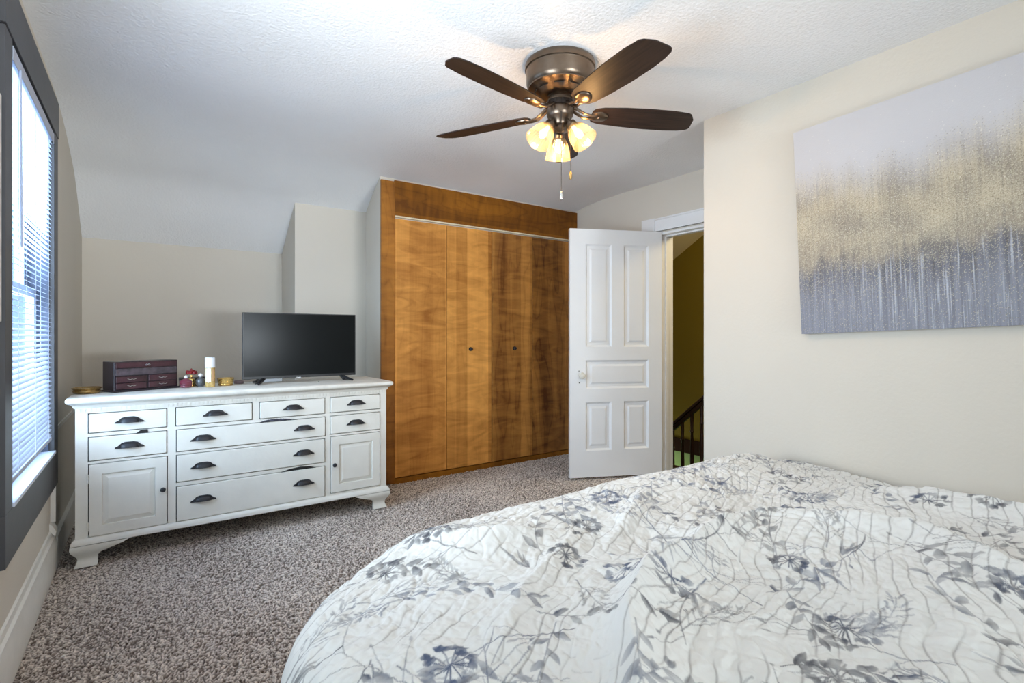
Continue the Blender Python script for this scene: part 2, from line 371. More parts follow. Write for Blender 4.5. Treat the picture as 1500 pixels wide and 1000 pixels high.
# baseboards
mb = MB(); mb.prism([(XW, 0), (-.362, 0), (-.362, .125), (-.367, .14), (-.367, .165), (-.376, .172), (-.378, .195), (XW, .20)], YB, 3.40, 'y')
mb.prism([(XW, .20), (-.364, .172), (-.360, .195), (-.375, .225), (XW, .235)], 3.335, 3.40, 'y')
tag(mesh('baseboard_left', mb, M_trimw, smooth=30), 'tall chipped white baseboard under the dark window', 'baseboard', kind='structure')
mb = MB(); mb.box(XW, XW+.02, 3.43, YF, -.01, .14); mb.box(XW, XW+.006, 3.40, YF, .655, .675); mb.box(XW, XW+.02, 3.365, 3.385, .235, .42)  # thin strip is added along the dresser's shadow edge on the wall
tag(mesh('trim_1', mb, M_trimw, smooth=0), 'low board, and a thin strip added for the shadow edge left of the dresser', 'trim', kind='structure')
mb = MB(); mb.box(XD-.015, XD, 2.95, 3.80, -.01, .15)
tag(mesh('baseboard_right', mb, M_trimw, smooth=0), 'white baseboard hidden behind the open door', 'baseboard', kind='structure')

# ------------------------------------------------------------------ window 1 (left)
w1 = empty('window_1', (XW, 2.8, .584), label='tall window with wide charcoal casing on the left wall', cat='window', kind='structure')
XC = -.36
mb = MB(); mb.box(XW, XC, 2.23, 2.335, .584, 2.118); mb.box(XW, XC, 3.28, 3.40, .584, 2.118)
mb.box(XW, XC+.004, 2.215, 3.40, 2.118, 2.292); mb.box(XW, XC, 2.23, 3.40, .416, .584)
mesh('casing', mb, M_char, w1, bevel=.002)
mb = MB(); mb.box(XW-.12, XW+.001, 2.335, 2.35, .584, 2.118); mb.box(XW-.12, XW+.004, 3.268, 3.28, .584, 2.118); mb.box(XW-.12, XW+.001, 2.335, 3.28, 2.10, 2.118)
mesh('jamb', mb, M_jamb, w1, smooth=0)
mb = MB(); mb.box(XW-.12, XC+.006, 2.335, 3.28, .584, .598); mesh('sill', mb, M_sill, w1, bevel=.002)
def sash(z0, z1, x):
    mb = MB(); mb.holed(2.352, 3.266, z0, z1, [(2.39, 3.225, z0+.045, z1-.04)], 0, .03, Matrix(((0, 1, 0, x), (1, 0, 0, 0), (0, 0, 1, 0), (0, 0, 0, 1))))
    s_ = mesh('sash', mb, M_sash, w1, smooth=0)
    g = MB(); g.box(x+.012, x+.016, 2.388, 3.227, z0+.043, z1-.038); mesh('pane', g, M_pane, s_, smooth=0)
sash(.60, 1.36, -.455); sash(1.33, 2.098, -.49)

# mini blind
bl = empty('window_blind', (-.377, 2.8, 2.10), label='white slatted mini blind hanging inside the charcoal window casing', cat='blind')
mb = MB(); mb.box(-.393, -.362, 2.345, 3.265, 2.068, 2.10); mb.box(-.362, -.3595, 2.345, 3.267, 2.055, 2.103); mesh('headrail', mb, M_slat, bl, bevel=.002)
mb = MB(); n = 66; z0, z1 = .685, 2.05
for k in range(n):
    z = z0+(z1-z0)*k/(n-1); tl = R(-24)+R(3)*math.sin(k*1.3)
    row = []
    for q in range(5):
        u = (q-2)/2*.0125; h = .0016*(1-(q-2)**2/4)
        row.append((-.377+u*math.cos(tl)-h*math.sin(tl), z+u*math.sin(tl)+h*math.cos(tl)))
    sag = .0015*math.sin(k*.9)
    mb.grid([[(p[0], 2.352, p[1]) for p in row], [(p[0], 3.248, p[1]+sag) for p in row]])
mesh('slats', mb, M_slat, bl, smooth=60)
mb = MB(); mb.box(-.388, -.366, 2.35, 3.25, .653, .670); mesh('bottom_rail', mb, M_slat, bl, bevel=.003)
mb = MB()
for y in (2.46, 2.80, 3.13):
    for x in (-.3905, -.3635): mb.tube([(x, y, .66), (x, y, 2.07)], .0009, 5)
mesh('ladder_cord', mb, M_slat, bl)
mb = MB(); mb.tube([(-.352, 2.41, 2.05), (-.350, 2.415, 1.45)], .0035, 8); mesh('tilt_wand', mb, mat('clear_wand_plastic', (.42, .48, .62), .2), bl)
# panel near the window
mb = MB(); mb.box(-.384, -.3645, 1.80, 2.205, 1.19, 1.885)
mesh_p = mesh('wall_picture', mb, M_paper, origin=(-.374, 2.0, 1.19), bevel=.001)
tag(mesh_p, 'edge of a pale mottled picture hung beside the window at far left', 'picture')

# windows added out of view as openings for the fill lights
def added_window(name, mbf, mbg, loc, label):
    e = empty(name, loc, label=label, cat='window', kind='structure'); f = mesh('window_frame', mbf, M_char, e, smooth=0); mesh('pane', mbg, M_pane, f, smooth=0)
f = MB(); f.holed(-.0, 1.9, .75, 2.1, [(.06, .92, .81, 2.04), (.98, 1.84, .81, 2.04)], YB-.07, YB-.03); g = MB(); g.box(.05, 1.85, YB-.052, YB-.048, .8, 2.05)
added_window('added_window_2', f, g, (.95, YB-.05, .75), 'unseen double window added for light behind the camera')
SW = Matrix(((0, 1, 0, XW-.07), (1, 0, 0, 0), (0, 0, 1, 0), (0, 0, 0, 1)))
f = MB(); f.holed(.65, 1.75, .75, 2.05, [(.71, 1.69, .81, 1.99)], 0, .04, SW); g = MB(); g.box(XW-.052, XW-.048, .70, 1.70, .8, 2.0)
f.holed(.56, 1.785, .66, 2.14, [(.65, 1.75, .75, 2.05)], .07, .092, SW)
added_window('added_window_3', f, g, (XW-.05, 1.2, .75), 'unseen window added for light in the left wall beside the camera')

# ------------------------------------------------------------------ closet front
YC = 3.80
ct = empty('trim_2', (2.46, YC, 0), label='stained maple surround framing the closet doors', cat='closet trim', kind='structure')
mb = MB(); mb.box(1.459, 1.568, YC, YC+.022, 0, 2.334); mesh('side_board', mb, M_woodf, ct, bevel=.002)
mb = MB(); mb.box(3.356, XD, YC, YC+.022, 0, 2.075); mesh('side_board', mb, M_woodf, ct, bevel=.002)
mb = MB(); mb.box(1.568, XD, YC, YC+.022, 2.072, 2.345); mesh('header_board', mb, M_woodh, ct, bevel=.002)
mb = MB(); mb.box(1.568, 3.356, YC, YC+.03, -.01, .034); mesh('threshold_board', mb, M_woodh, ct, bevel=.002)
mb = MB(); mb.box(1.570, 3.356, YC-.002, YC+.03, 2.060, 2.072); mesh('track', mb, M_track, ct, smooth=0)
mb = MB(); mb.box(3.350, 3.362, YC-.012, YC, 1.135, 1.205); mb.box(3.345, 3.362, YC-.02, YC-.012, 1.15, 1.175); mesh('latch', mb, M_blackmetal, ct, bevel=.002)
def bifold(name, xs, mats, kx, label):
    d_ = empty(name, ((xs[0]+xs[2])/2, YC+.01, .04), label=label, cat='closet door', kind='structure')
    for i in range(2):
        mb = MB(); mb.box(xs[i]+.002, xs[i+1]-.002, YC+.006, YC+.032, .040, 2.050); mesh('door_leaf', mb, mats[i], d_, bevel=.0015)
    M = Matrix.Translation((kx, YC+.006, 1.028)) @ Matrix.Rotation(R(90), 4, 'X')
    mb = MB(); mb.lathe([(.0001, .026), (.010, .025), (.0145, .019), (.013, .012), (.006, .008), (.006, .002), (.017, .002), (.017, 0)], 20, M, cap=False); mesh('door_knob', mb, M_blackmetal, d_)
bifold('door_2', (1.570, 2.021, 2.462), M_wood[:2], 2.248, 'left pair of stained maple bifold closet doors')
bifold('door_3', (2.466, 2.912, 3.354), M_wood[2:], 2.704, 'right pair of stained maple bifold closet doors')

# ------------------------------------------------------------------ open bedroom door and its frame
dr = empty('door_1', (3.455, 2.783, 0), R(155.6), label='white five panel bedroom door standing open beside the closet', cat='door', kind='structure')
# local: x along the leaf, seen face is at +y
P5 = [(.433, .651, 1.053, 1.872), (.116, .329, 1.053, 1.872), (.116, .649, .720, .946), (.436, .651, .226, .611), (.117, .329, .228, .613)]
Fm = Matrix.Diagonal((1, -1, 1, 1))
mb = MB(); mb.holed(0.0, .782, .014, 1.991, P5, -.018, .018, Fm); mb.f = [f[::-1] for f in mb.f]
fr_ = mesh('door_frame', mb, M_white, dr, local=True, smooth=0, bevel=.0025)
for p in P5:
    mb = MB(); mb.frustum(p[0], p[1], p[2], p[3], .013, -.003, .0)
    mb.frustum(p[0]+.006, p[1]-.006, p[2]+.006, p[3]-.006, -.003, -.0035, .03) if False else None
    # moulding slope, flat margin, raised field
    mb = MB(); x0, x1, z0_, z1_ = p
    for (a, b, ya, yb) in ((0, .014, -.016, -.004), (.014, .034, -.004, -.005), (.034, .050, -.005, -.012)):
        for side in range(4):
            o_ = [(x0+a, z0_+a), (x1-a, z0_+a), (x1-a, z1_-a), (x0+a, z1_-a)]; i_ = [(x0+b, z0_+b), (x1-b, z0_+b), (x1-b, z1_-b), (x0+b, z1_-b)]
            s2 = (side+1) % 4
            mb.add([(o_[side][0], ya, o_[side][1]), (o_[s2][0], ya, o_[s2][1]), (i_[s2][0], yb, i_[s2][1]), (i_[side][0], yb, i_[side][1])], [(0, 1, 2, 3)], Fm)
    b = .050; mb.add([(x0+b, -.012, z0_+b), (x1-b, -.012, z0_+b), (x1-b, -.012, z1_-b), (x0+b, -.012, z1_-b)], [(0, 1, 2, 3)], Fm)
    mb.box(x0, x1, -.010, .0, z0_, z1_)
    mb.f = [f[::-1] for f in mb.f[:-6]]+mb.f[-6:]
    mesh('door_panel', mb, M_white, dr, local=True, smooth=0)
KM = Matrix.Translation((.694, .018, .826)) @ Matrix.Rotation(R(-90), 4, 'X')
mb = MB(); mb.lathe([(.0001, .056), (.012, .055), (.022, .050), (.027, .040), (.025, .031), (.014, .025), (.008, .02), (.008, 0)], 24, KM, cap=False)
mesh('door_knob', mb, M_porc, dr, local=True)
mb = MB(); mb.box(.712, .744, .0175, .0205, .760, .885); mb.box(.7815, .7835, -.010, .010, .77, .88); pl = mesh('lock_plate', mb, M_white, dr, local=True, bevel=.001)
mb = MB()
for (x, z) in ((.709, .862), (.706, .768)): mb.lathe([(.004, 0), (.004, .004), (.0001, .004)], 10, Matrix.Translation((x, .0175, z)) @ Matrix.Rotation(R(-90), 4, 'X'))
mesh('keyhole', mb, M_dark, pl, local=True)
mb = MB()
for z in (.25, 1.72): mb.tube([(-.004, .012, z-.045), (-.004, .012, z+.045)], .006, 10)
mesh('hinge', mb, M_trimw, dr, local=True)

df = empty('trim_3', (XD, 2.8, 0), label='white painted casing and jamb around the doorway', cat='door frame', kind='structure')
mb = MB(); mb.box(XD-.018, XD, 2.822, 2.955, 0, 1.995); mb.box(XD-.018, XD, 1.86, 1.985, 0, 1.995); mesh('side_casing', mb, M_trimw, df, bevel=.003)
mb = MB(); mb.box(XD-.020, XD, 1.99, 2.83, 2.000, 2.105); mb.box(XD-.032, XD, 1.99, 2.83, 2.093, 2.107); mb.box(XD-.026, XD, 1.99, 2.83, 2.0, 2.012); mesh('head_casing', mb, M_white, df, bevel=.003)
mb = MB(); mb.box(XD-.030, XD, 2.830, 2.966, 2.000, 2.112); mesh('corner_block', mb, M_white, df, bevel=.003)
mb = MB(); mb.box(XD-.006, XD+.155, 2.785, 2.805, 0, 1.985); mb.box(XD-.006, XD+.155, 1.985, 2.0, 0, 1.985); mb.box(XD-.006, XD+.155, 1.985, 2.805, 1.970, 1.988)
mb.box(XD+.05, XD+.085, 2.773, 2.785, 0, 1.97); mb.box(XD+.05, XD+.085, 2.0, 2.785, 1.958, 1.970); mesh('jamb', mb, M_white, df, bevel=.002)

# ------------------------------------------------------------------ hall beyond the door
def hallbox(name, b, m, label, cat='wall'):
    mb = MB(); mb.box(*b); return tag(mesh(name, mb, m, smooth=0), label, cat, kind='structure')
hallbox('wall_hall_upper', (5.2, 5.3, 1.0, 5.6, -.08, 2.8), M_olive, 'mustard olive wall across the stairwell')
hallbox('wall_hall_lower', (5.2, 5.3, 1.0, 5.6, -2.6, -.24), M_green, 'pale green wall below the dark stair trim')
hallbox('trim_4', (5.18, 5.3, 1.0, 5.6, -.24, -.08), mat('dull_dark_wood', (.03, .014, .01), .9, spec=.05), 'dark wood band on the stairwell wall behind the balusters', 'trim')
hallbox('wall_hall_near', (3.61, 5.3, .9, 1.0, -2.6, 2.8), M_olive, 'olive hall end wall out of sight')
hallbox('wall_hall_end', (3.61, 5.3, 5.6, 5.7, -2.6, 2.8), M_olive, 'far end wall of the stairwell')
hallbox('floor_hall', (3.61, 3.88, 1.0, 5.6, -.25, -.02), M_stair, 'hall floor outside the bedroom door', 'floor')
hallbox('wall_stairwell', (3.82, 3.88, 1.0, 5.6, -2.6, -.25), M_green, 'stairwell side wall below the landing')
hallbox('floor_stairwell', (3.88, 5.3, 1.0, 5.6, -2.6, -2.5), M_stair, 'lower floor of the stairwell', 'floor')
mb = MB(); mb.prism([(1.0, 2.41), (3.38, 2.41), (5.6, 1.13), (5.6, 2.8), (1.0, 2.8)], 3.61, 5.2, 'x')
tag(mesh('ceiling_hall', mb, M_hallc, smooth=0), 'cream sloping ceiling over the stairwell', 'ceiling', kind='structure')
rl = empty('stair_railing', (4.4, 3.2, -.02), label='dark turned wood stair railing seen through the open doorway', cat='railing')
sl = (.557-.225)/(3.031-3.414)
def rz(y): return .225+sl*(y-3.414)
ya, yb = 2.4, 3.75
mb = MB(); mb.prism([(ya, rz(ya)), (yb, rz(yb)), (yb, rz(yb)-.035), (ya, rz(ya)-.035)], 4.365, 4.435, 'x')
mb.prism([(ya, rz(ya)-.035), (yb, rz(yb)-.035), (yb, rz(yb)-.085), (ya, rz(ya)-.085)], 4.38, 4.42, 'x'); mesh('handrail', mb, M_stair, rl, bevel=.006)
for y in (2.55, 2.66, 2.77, 2.89, 3.0, 3.055, 3.165, 3.275, 3.39, 3.50, 3.61):
    if y == 3.0: continue
    t = rz(y)-.06; b0 = t-.82
    mb = MB(); mb.lathe([(.017, b0), (.017, b0+.22), (.022, b0+.235), (.013, b0+.26), (.020, b0+.34), (.016, b0+.50), (.013, t-.20), (.021, t-.185), (.013, t-.17), (.016, t-.1), (.016, t)], 14, Matrix.Translation((4.4, y, 0)))
    mesh('baluster', mb, M_stair, rl)
mb = MB(); mb.prism([(ya, rz(ya)-.86), (yb, rz(yb)-.86), (yb, rz(yb)-1.08), (ya, rz(ya)-1.08)], 4.375, 4.425, 'x'); mesh('stringer', mb, M_stair, rl)
area('hall_fill_light', (4.2, 1.7, 2.3), (4.9, 3.2, 1.2), .4, .4, 22, (1, .80, .45))  # unseen fill added to brighten the olive hall wall
area('stairwell_area_light', (4.8, 4.6, -.6), (5.1, 3.6, -.9), .3, .3, 6, (.9, 1, .75))  # unseen area light without a fixture, aimed at the lower wall

# ------------------------------------------------------------------ dresser
YD = 3.32
ds = empty('dresser', (.52, 3.55, 0), label='long cream painted dresser with black cup pulls under the television', cat='dresser')
op = {'LD1': (-.236, .086, .661, .755), 'LD2': (-.236, .086, .522, .637), 'CA': (.130, .497, .661, .756), 'CB': (.540, .907, .660, .755),
      'W1': (.132, .909, .521, .636), 'W2': (.132, .907, .357, .500), 'W3': (.132, .907, .145, .330), 'R1': (.944, 1.263, .661, .755), 'R2': (.944, 1.263, .526, .637)}
od = {'L': (-.235, .088, .145, .502), 'R': (.946, 1.263, .155, .506)}
holes = [(a-.004, b+.004, c-.004, d+.004) for a, b, c, d in list(op.values())+list(od.values())]
mb = MB(); mb.holed(-.288, 1.308, .12, .79, holes, YD, YD+.02)
mb.box(-.288, -.268, YD+.02, 3.78, .12, .79); mb.box(1.288, 1.308, YD+.02, 3.78, .12, .79); mb.box(-.288, 1.308, 3.77, 3.785, .12, .79)
mesh('body', mb, M_dress, ds, smooth=0)
mb = MB(); mb.box(-.268, 1.288, YD+.045, YD+.055, .125, .785); mesh('inner_back', mb, M_dark, ds, smooth=0)
# top: rounded slab + cove
def slab(mb, outs):
    """outs: list of (offset, z) around rectangle"""
    x0, x1, y0, y1 = -.288, 1.308, YD, 3.785
    rows = [[(x0-o_, y0-o_, z), (x1+o_, y0-o_, z), (x1+o_, y1, z), (x0-o_, y1, z)] for o_, z in outs]
    vs = [p for r_ in rows for p in r_]; fs = []
    for i in range(len(rows)-1):
        for k in range(4): fs.append((i*4+k, i*4+(k+1) % 4, (i+1)*4+(k+1) % 4, (i+1)*4+k))
    fs.append((3, 2, 1, 0)); b = (len(rows)-1)*4; fs.append((b, b+1, b+2, b+3)); mb.add(vs, fs)
mb = MB(); slab(mb, [(.004, .785), (.008, .790), (.010, .798), (.018, .806), (.030, .812), (.034, .818), (.036, .826), (.034, .834), (.030, .839), (.024, .841)])
mesh('top', mb, mat('worn_cream_top_paint', (.72, .69, .62), .5, bump=.12, bscale=40, var=.08, vscale=14), ds, smooth=50)
mb = MB(); x = -.28
while x < 1.296: mb.box(x, x+.012, YD-.006, YD, .768, .782); x += .020
mb.box(-.288, 1.308, YD-.004, YD, .781, .787)
mesh('dentil_moulding', mb, M_dress, ds, smooth=0)
mb = MB(); slab(mb, [(.002, .143), (.008, .138), (.014, .130), (.018, .122), (.018, .112), (.012, .108)][::-1]); mesh('base_moulding', mb, M_dress, ds, smooth=50)
# ogee bracket feet
def foot(left):
    mb = MB(); sx = 1 if left else -1; xo = -.288 if left else 1.308
    zs = [0, .008, .02, .035, .05, .065, .08, .095, .11]
    off = [.004, .003, -.004, -.008, -.004, .006, .016, .021, .020]
    inn = [.085, .087, .088, .086, .088, .100, .140, .185, .215]
    P = []; 
    for z, o_, w in zip(zs, off, inn):
        P.append([(xo-sx*o_+sx*(w+o_)*q/6, YD-o_, z) for q in range(7)])
    mb.grid(P)
    B = [[(p[0], YD+.022, p[2]) for p in r_] for r_ in P]; mb.grid(B)
    mb.grid([[r_[-1], (r_[-1][0], YD+.022, r_[-1][2])] for r_ in P])
    mb.add([P[0][0], P[0][-1], (P[0][-1][0], YD+.022, 0), (P[0][0][0], YD+.022, 0)], [(0, 1, 2, 3)])
    # side wing
    Q = [[(xo-sx*o_, YD-o_+(w+o_)*q/6, z) for q in range(7)] for z, o_, w in zip(zs, off, inn)]
    mb.grid(Q); mb.grid([[(xo+sx*.022, p[1], p[2]) for p in r_] for r_ in Q]); mb.grid([[r_[-1], (xo+sx*.022, r_[-1][1], r_[-1][2])] for r_ in Q])
    mesh('foot', mb, M_dress, ds, smooth=50)
    mb = MB(); mb.box(min(xo, xo+sx*.08), max(xo, xo+sx*.08), 3.74, 3.78, 0, .115); mesh('foot', mb, M_dress, ds)
foot(True); foot(False)
def cup_pull(parent, x, z, w=.052):
    mb = MB(); yf = YD-.0065
    # flange: trapezoid with pointed wings
    mb.prism([(x-w-.010, z-.011), (x-w+.006, z-.012), (x+w-.006, z-.012), (x+w+.010, z-.011), (x+w+.007, z-.004), (x+w-.004, z+.001), (x+w*.66, z+.015), (x+w*.35, z+.020), (x-w*.35, z+.020), (x-w*.66, z+.015), (x-w+.004, z+.001), (x-w-.007, z-.004)], yf-.005, yf)
    P = []
    for i in range(13):
        a = PI*i/12; row = []
        for j in range(7):
            b = PI/2*j/6
            row.append((x-w*.74*math.cos(a), yf-.002-.022*math.sin(a)**.5*math.cos(b) if 0 < i < 12 else yf-.002, z-.010+.028*math.sin(a)**.55*math.sin(b) if 0 < i < 12 else z-.010))
        P.append(row)
    mb.grid(P); mesh('handle', mb, M_blackmetal, parent, smooth=60)
def drawer(key, pulls):
    a, b, c, d = op[key]; mb = MB(); mb.box(a, b, YD-.006, YD+.030, c, d)
    o = mesh('drawer', mb, M_dress, ds, bevel=.004)
    for px, pz in pulls: cup_pull(o, px, pz)
    return o
def pz_(k): return (op[k][2]+op[k][3])/2+.002
dl1 = drawer('LD1', [(-.072, pz_('LD1'))]); dl2 = drawer('LD2', [(-.072, pz_('LD2'))]); drawer('CA', [(.313, pz_('CA'))]); drawer('CB', [(.722, pz_('CB'))])
dw1 = drawer('W1', [(.255, .580), (.785, .580)]); drawer('W2', [(.255, .430), (.782, .430)]); dw3 = drawer('W3', [(.255, .248), (.782, .248)])
drawer('R1', [(1.105, pz_('R1'))]); drawer('R2', [(1.103, pz_('R2'))])
# dark finger notches over two drawers
mb = MB(); mb.prism([(-.048, .637), (.006, .637), (.004, .656), (-.024, .656)], YD-.004, YD+.004); mesh('finger_notch', mb, M_dark, dl2, smooth=0)
mb = MB(); mb.prism([(.655, .331), (.70, .343), (.765, .349), (.82, .343), (.855, .331)], YD-.004, YD+.004); mesh('finger_notch', mb, M_dark, dw3, smooth=0)
def cdoor(key, kx, hx):
    a, b, c, d = od[key]; r_ = .052
    mb = MB(); mb.holed(a, b, c, d, [(a+r_, b-r_, c+r_, d-r_)], YD-.006, YD+.018); o = mesh('door', mb, M_dress, ds, bevel=.003)
    mb = MB(); x0, x1, z0_, z1_ = a+r_, b-r_, c+r_, d-r_
    mb.frustum(x0, x1, z0_, z1_, YD+.006, YD-.003, .024); mb.box(x0-.002, x1+.002, YD+.006, YD+.012, z0_-.002, z1_+.002); mesh('raised_panel', mb, M_dress, o, smooth=0)
    mb = MB(); mb.lathe([(.0001, .026), (.009, .025), (.013, .020), (.012, .013), (.006, .009), (.006, 0)], 18, Matrix.Translation((kx, YD-.006, .332)) @ Matrix.Rotation(R(90), 4, 'X'), cap=False)
    mesh('knob', mb, M_blackmetal, o)
    for z in (c+.05, d-.07):
        mb = MB(); mb.box(hx-.004, hx+.004, YD-.008, YD, z-.022, z+.022); mesh('hinge', mb, M_dress, o, bevel=.001)
cdoor('L', .070, -.240); cdoor('R', .964, 1.268)
# garment caught above the wide top drawer
mb = MB(); P = []
for i in range(25):
    u = i/24; x = .540+u*.205; up = .637+.020*math.sin(PI*min(1, u*1.15))**.6*(1-.25*u)
    P.append([(x, YD-.006-.003*math.sin(i*1.7), .6375), (x, YD-.009+.002*math.sin(i*2.3), (.6375+up)/2), (x, YD+.004, up+.001*math.sin(i*3))])
mb.grid(P); g_ = mesh('garment', mb, M_darkfab, origin=(.64, YD, .6375), smooth=80); tag(g_, 'dark cloth poking out above the widest upper drawer of the dresser', 'clothing')

# ------------------------------------------------------------------ television
ZT = .842
tv = empty('television', (.829, 3.55, ZT), label='flat black television on splayed feet at right end of dresser', cat='television')
mb = MB(); mb.box(.479, 1.179, 3.550, 3.572, .873, 1.287); mb.box(.55, 1.11, 3.572, 3.61, .90, 1.16); mesh('case', mb, M_tvb, tv, bevel=.003)
mb = MB(); mb.box(.486, 1.172, 3.5485, 3.552, .889, 1.281); mesh('screen', mb, M_tv, tv, smooth=0)
for x, s_ in ((.60, -1), (1.085, 1)):
    mb = MB(); mb.prism([(x-.02, .880), (x+.02, .880), (x+s_*.03+.012, ZT+.004), (x+s_*.05, ZT), (x+s_*.03-.02, ZT)], 3.553, 3.568)
    mb.tube([(x, 3.56, .872), (x+s_*.03, 3.50, ZT+.012), (x+s_*.045, 3.462, ZT+.006)], [.011, .009, .006], 8); mb.tube([(x, 3.56, .872), (x+s_*.03, 3.62, ZT+.012), (x+s_*.045, 3.66, ZT+.006)], [.011, .009, .006], 8)
    mesh('foot', mb, M_tvb, tv)
mb = MB(); mb.box(.790, .822, 3.5475, 3.556, .868, .878); lb = mesh('logo_plate', mb, M_tvb, tv)
mb = MB()
for k in range(6): mb.box(.793+k*.0045, .7965+k*.0045, 3.5468, 3.548, .8715, .876)
mesh('logo', mb, M_logo, lb, smooth=0)

# ------------------------------------------------------------------ things on the dresser
# jewellery box
ang = math.atan2(3.584-3.45, .156+.141)
jb = empty('jewelry_box', (-.141, 3.46, ZT), ang, label='dark cherry jewellery box with small drawers on dresser top', cat='jewelry box')
Wj, Dj, Hj = .318, .135, .163
mb = MB(); mb.box(0, Wj, .006, Dj, .008, Hj); mesh('body', mb, M_jbox2, jb, local=True, bevel=.004)
mb = MB(); mb.box(-.006, Wj+.006, -.004, Dj+.004, 0, .010); mesh('base', mb, M_jbox2, jb, local=True, bevel=.002)
mb = MB(); mb.box(.008, Wj-.008, .0, .008, .128, .158); l_ = mesh('lid', mb, M_jbox, jb, local=True, bevel=.002)
mb = MB()
for s_ in (-1, 1): mb.tube([(Wj/2, -.002, .141), (Wj/2+s_*.006, -.004, .147), (Wj/2+s_*.012, -.002, .141), (Wj/2+s_*.005, -.003, .138)], .0014, 6)
mesh('clasp', mb, M_silver, l_, local=True)
mb = MB(); mb.box(.008, Wj-.008, .001, .008, .088, .125); mesh('front_panel', mb, mat('mottled_plum_leather', (.06, .045, .052), .35, bump=.3, bscale=70, var=.6, vscale=25), jb, local=True, bevel=.002)
for i in range(2):
    for j in range(2):
        x0 = .008+i*(Wj/2-.004); z0_ = .014+j*.036
        mb = MB(); mb.box(x0+.001, x0+Wj/2-.013, -.002, .008, z0_, z0_+.033); d_ = mesh('drawer', mb, M_jbox, jb, local=True, bevel=.003)
        cx_ = x0+Wj/4-.006; mb = MB(); mb.tube([(cx_-.022, -.003, z0_+.020), (cx_-.008, -.006, z0_+.015), (cx_, -.007, z0_+.019), (cx_+.008, -.006, z0_+.015), (cx_+.022, -.003, z0_+.020)], .0013, 6)
        mesh('handle', mb, M_silver, d_, local=True)
# brass bowl
def lathe_thing(name, prof, x, y, m, label, cat, n=40, rz=0, z=ZT):
    mb = MB(); mb.lathe(prof, n, Matrix.Translation((x, y, z)), cap=False); o = mesh(name, mb, m, origin=(x, y, z)); return tag(o, label, cat)
lathe_thing('trinket_dish', [(.0001, 0), (.048, 0), (.056, .004), (.060, .012), (.056, .018), (.058, .022), (.063, .026), (.064, .030), (.060, .031), (.052, .026), (.03, .018), (.0001, .016)], -.258, 3.525, M_brass, 'round antique brass trinket dish at left end of dresser', 'dish')
# black case behind bottles
mb = MB(); mb.box(.158, .315, 3.66, 3.70, ZT, ZT+.050); mb.box(.156, .317, 3.658, 3.702, ZT+.036, ZT+.052); tag(mesh('case', mb, M_jbox2, origin=(.236, 3.68, ZT), bevel=.003), 'low black case lying behind the perfume bottles', 'case')
# rose perfume bottle
pb = empty('perfume_bottle', (.187, 3.575, ZT), label='squat ribbed rose glass perfume bottle beside jewellery box', cat='perfume bottle')
mb = MB(); mb.lathe([(.0001, 0), (.026, 0), (.031, .006), (.029, .012), (.034, .018), (.031, .024), (.034, .031), (.031, .037), (.026, .044), (.012, .049), (.009, .054), (.0001, .054)], 20, Matrix.Translation((.187, 3.575, ZT)), cap=False); mesh('bottle', mb, M_pinkg, pb)
mb = MB(); mb.lathe([(.008, .052), (.008, .066), (.006, .069), (.0001, .069)], 16, Matrix.Translation((.187, 3.575, ZT))); mesh('cap', mb, M_cap, pb)
# bottle with red flower stopper
fb = empty('perfume_bottle', (.218, 3.635, ZT), label='small gold perfume bottle with red flower stopper behind rose bottle', cat='perfume bottle')
mb = MB(); mb.lathe([(.0001, 0), (.018, 0), (.020, .02), (.016, .045), (.006, .055), (.006, .068), (.0001, .068)], 20, Matrix.Translation((.218, 3.635, ZT)), cap=False); mesh('bottle', mb, M_gold, fb)
mb = MB()
for k in range(7):
    a = 2*PI*k/7; c_ = Vector((.218+.016*math.cos(a), 3.635+.016*math.sin(a), ZT+.082+.004*(k % 2)))
    mb.lathe([(.0001, -.002), (.008, 0), (.012, .006), (.009, .016), (.0001, .021)], 10, aim(c_-Vector((0, 0, .008)), (.6*math.cos(a), .6*math.sin(a), 1)), cap=False)
mb.lathe([(.0001, 0), (.010, .004), (.008, .02), (.0001, .028)], 10, Matrix.Translation((.218, 3.635, ZT+.08)), cap=False)
mesh('flower_stopper', mb, M_red, fb)
# clear round bottle
cbt = empty('perfume_bottle', (.262, 3.60, ZT), label='round smoky glass perfume bottle with crystal stopper beside spray can', cat='perfume bottle')
mb = MB(); mb.lathe([(.012*math.sin(0)+.0001, 0), (.016, 0)]+[(.027*math.sin(a), .026-.027*math.cos(a)) for a in [R(q) for q in range(40, 170, 10)]]+[(.006, .054), (.006, .06), (.0001, .06)], 24, Matrix.Translation((.262, 3.60, ZT)), cap=False); mesh('bottle', mb, M_clear, cbt)
mb = MB(); mb.lathe([(.0001, .056), (.007, .058), (.013, .066), (.010, .074), (.0001, .078)], 8, Matrix.Translation((.262, 3.60, ZT)), cap=False); mesh('stopper', mb, M_crystal, cbt, smooth=0)
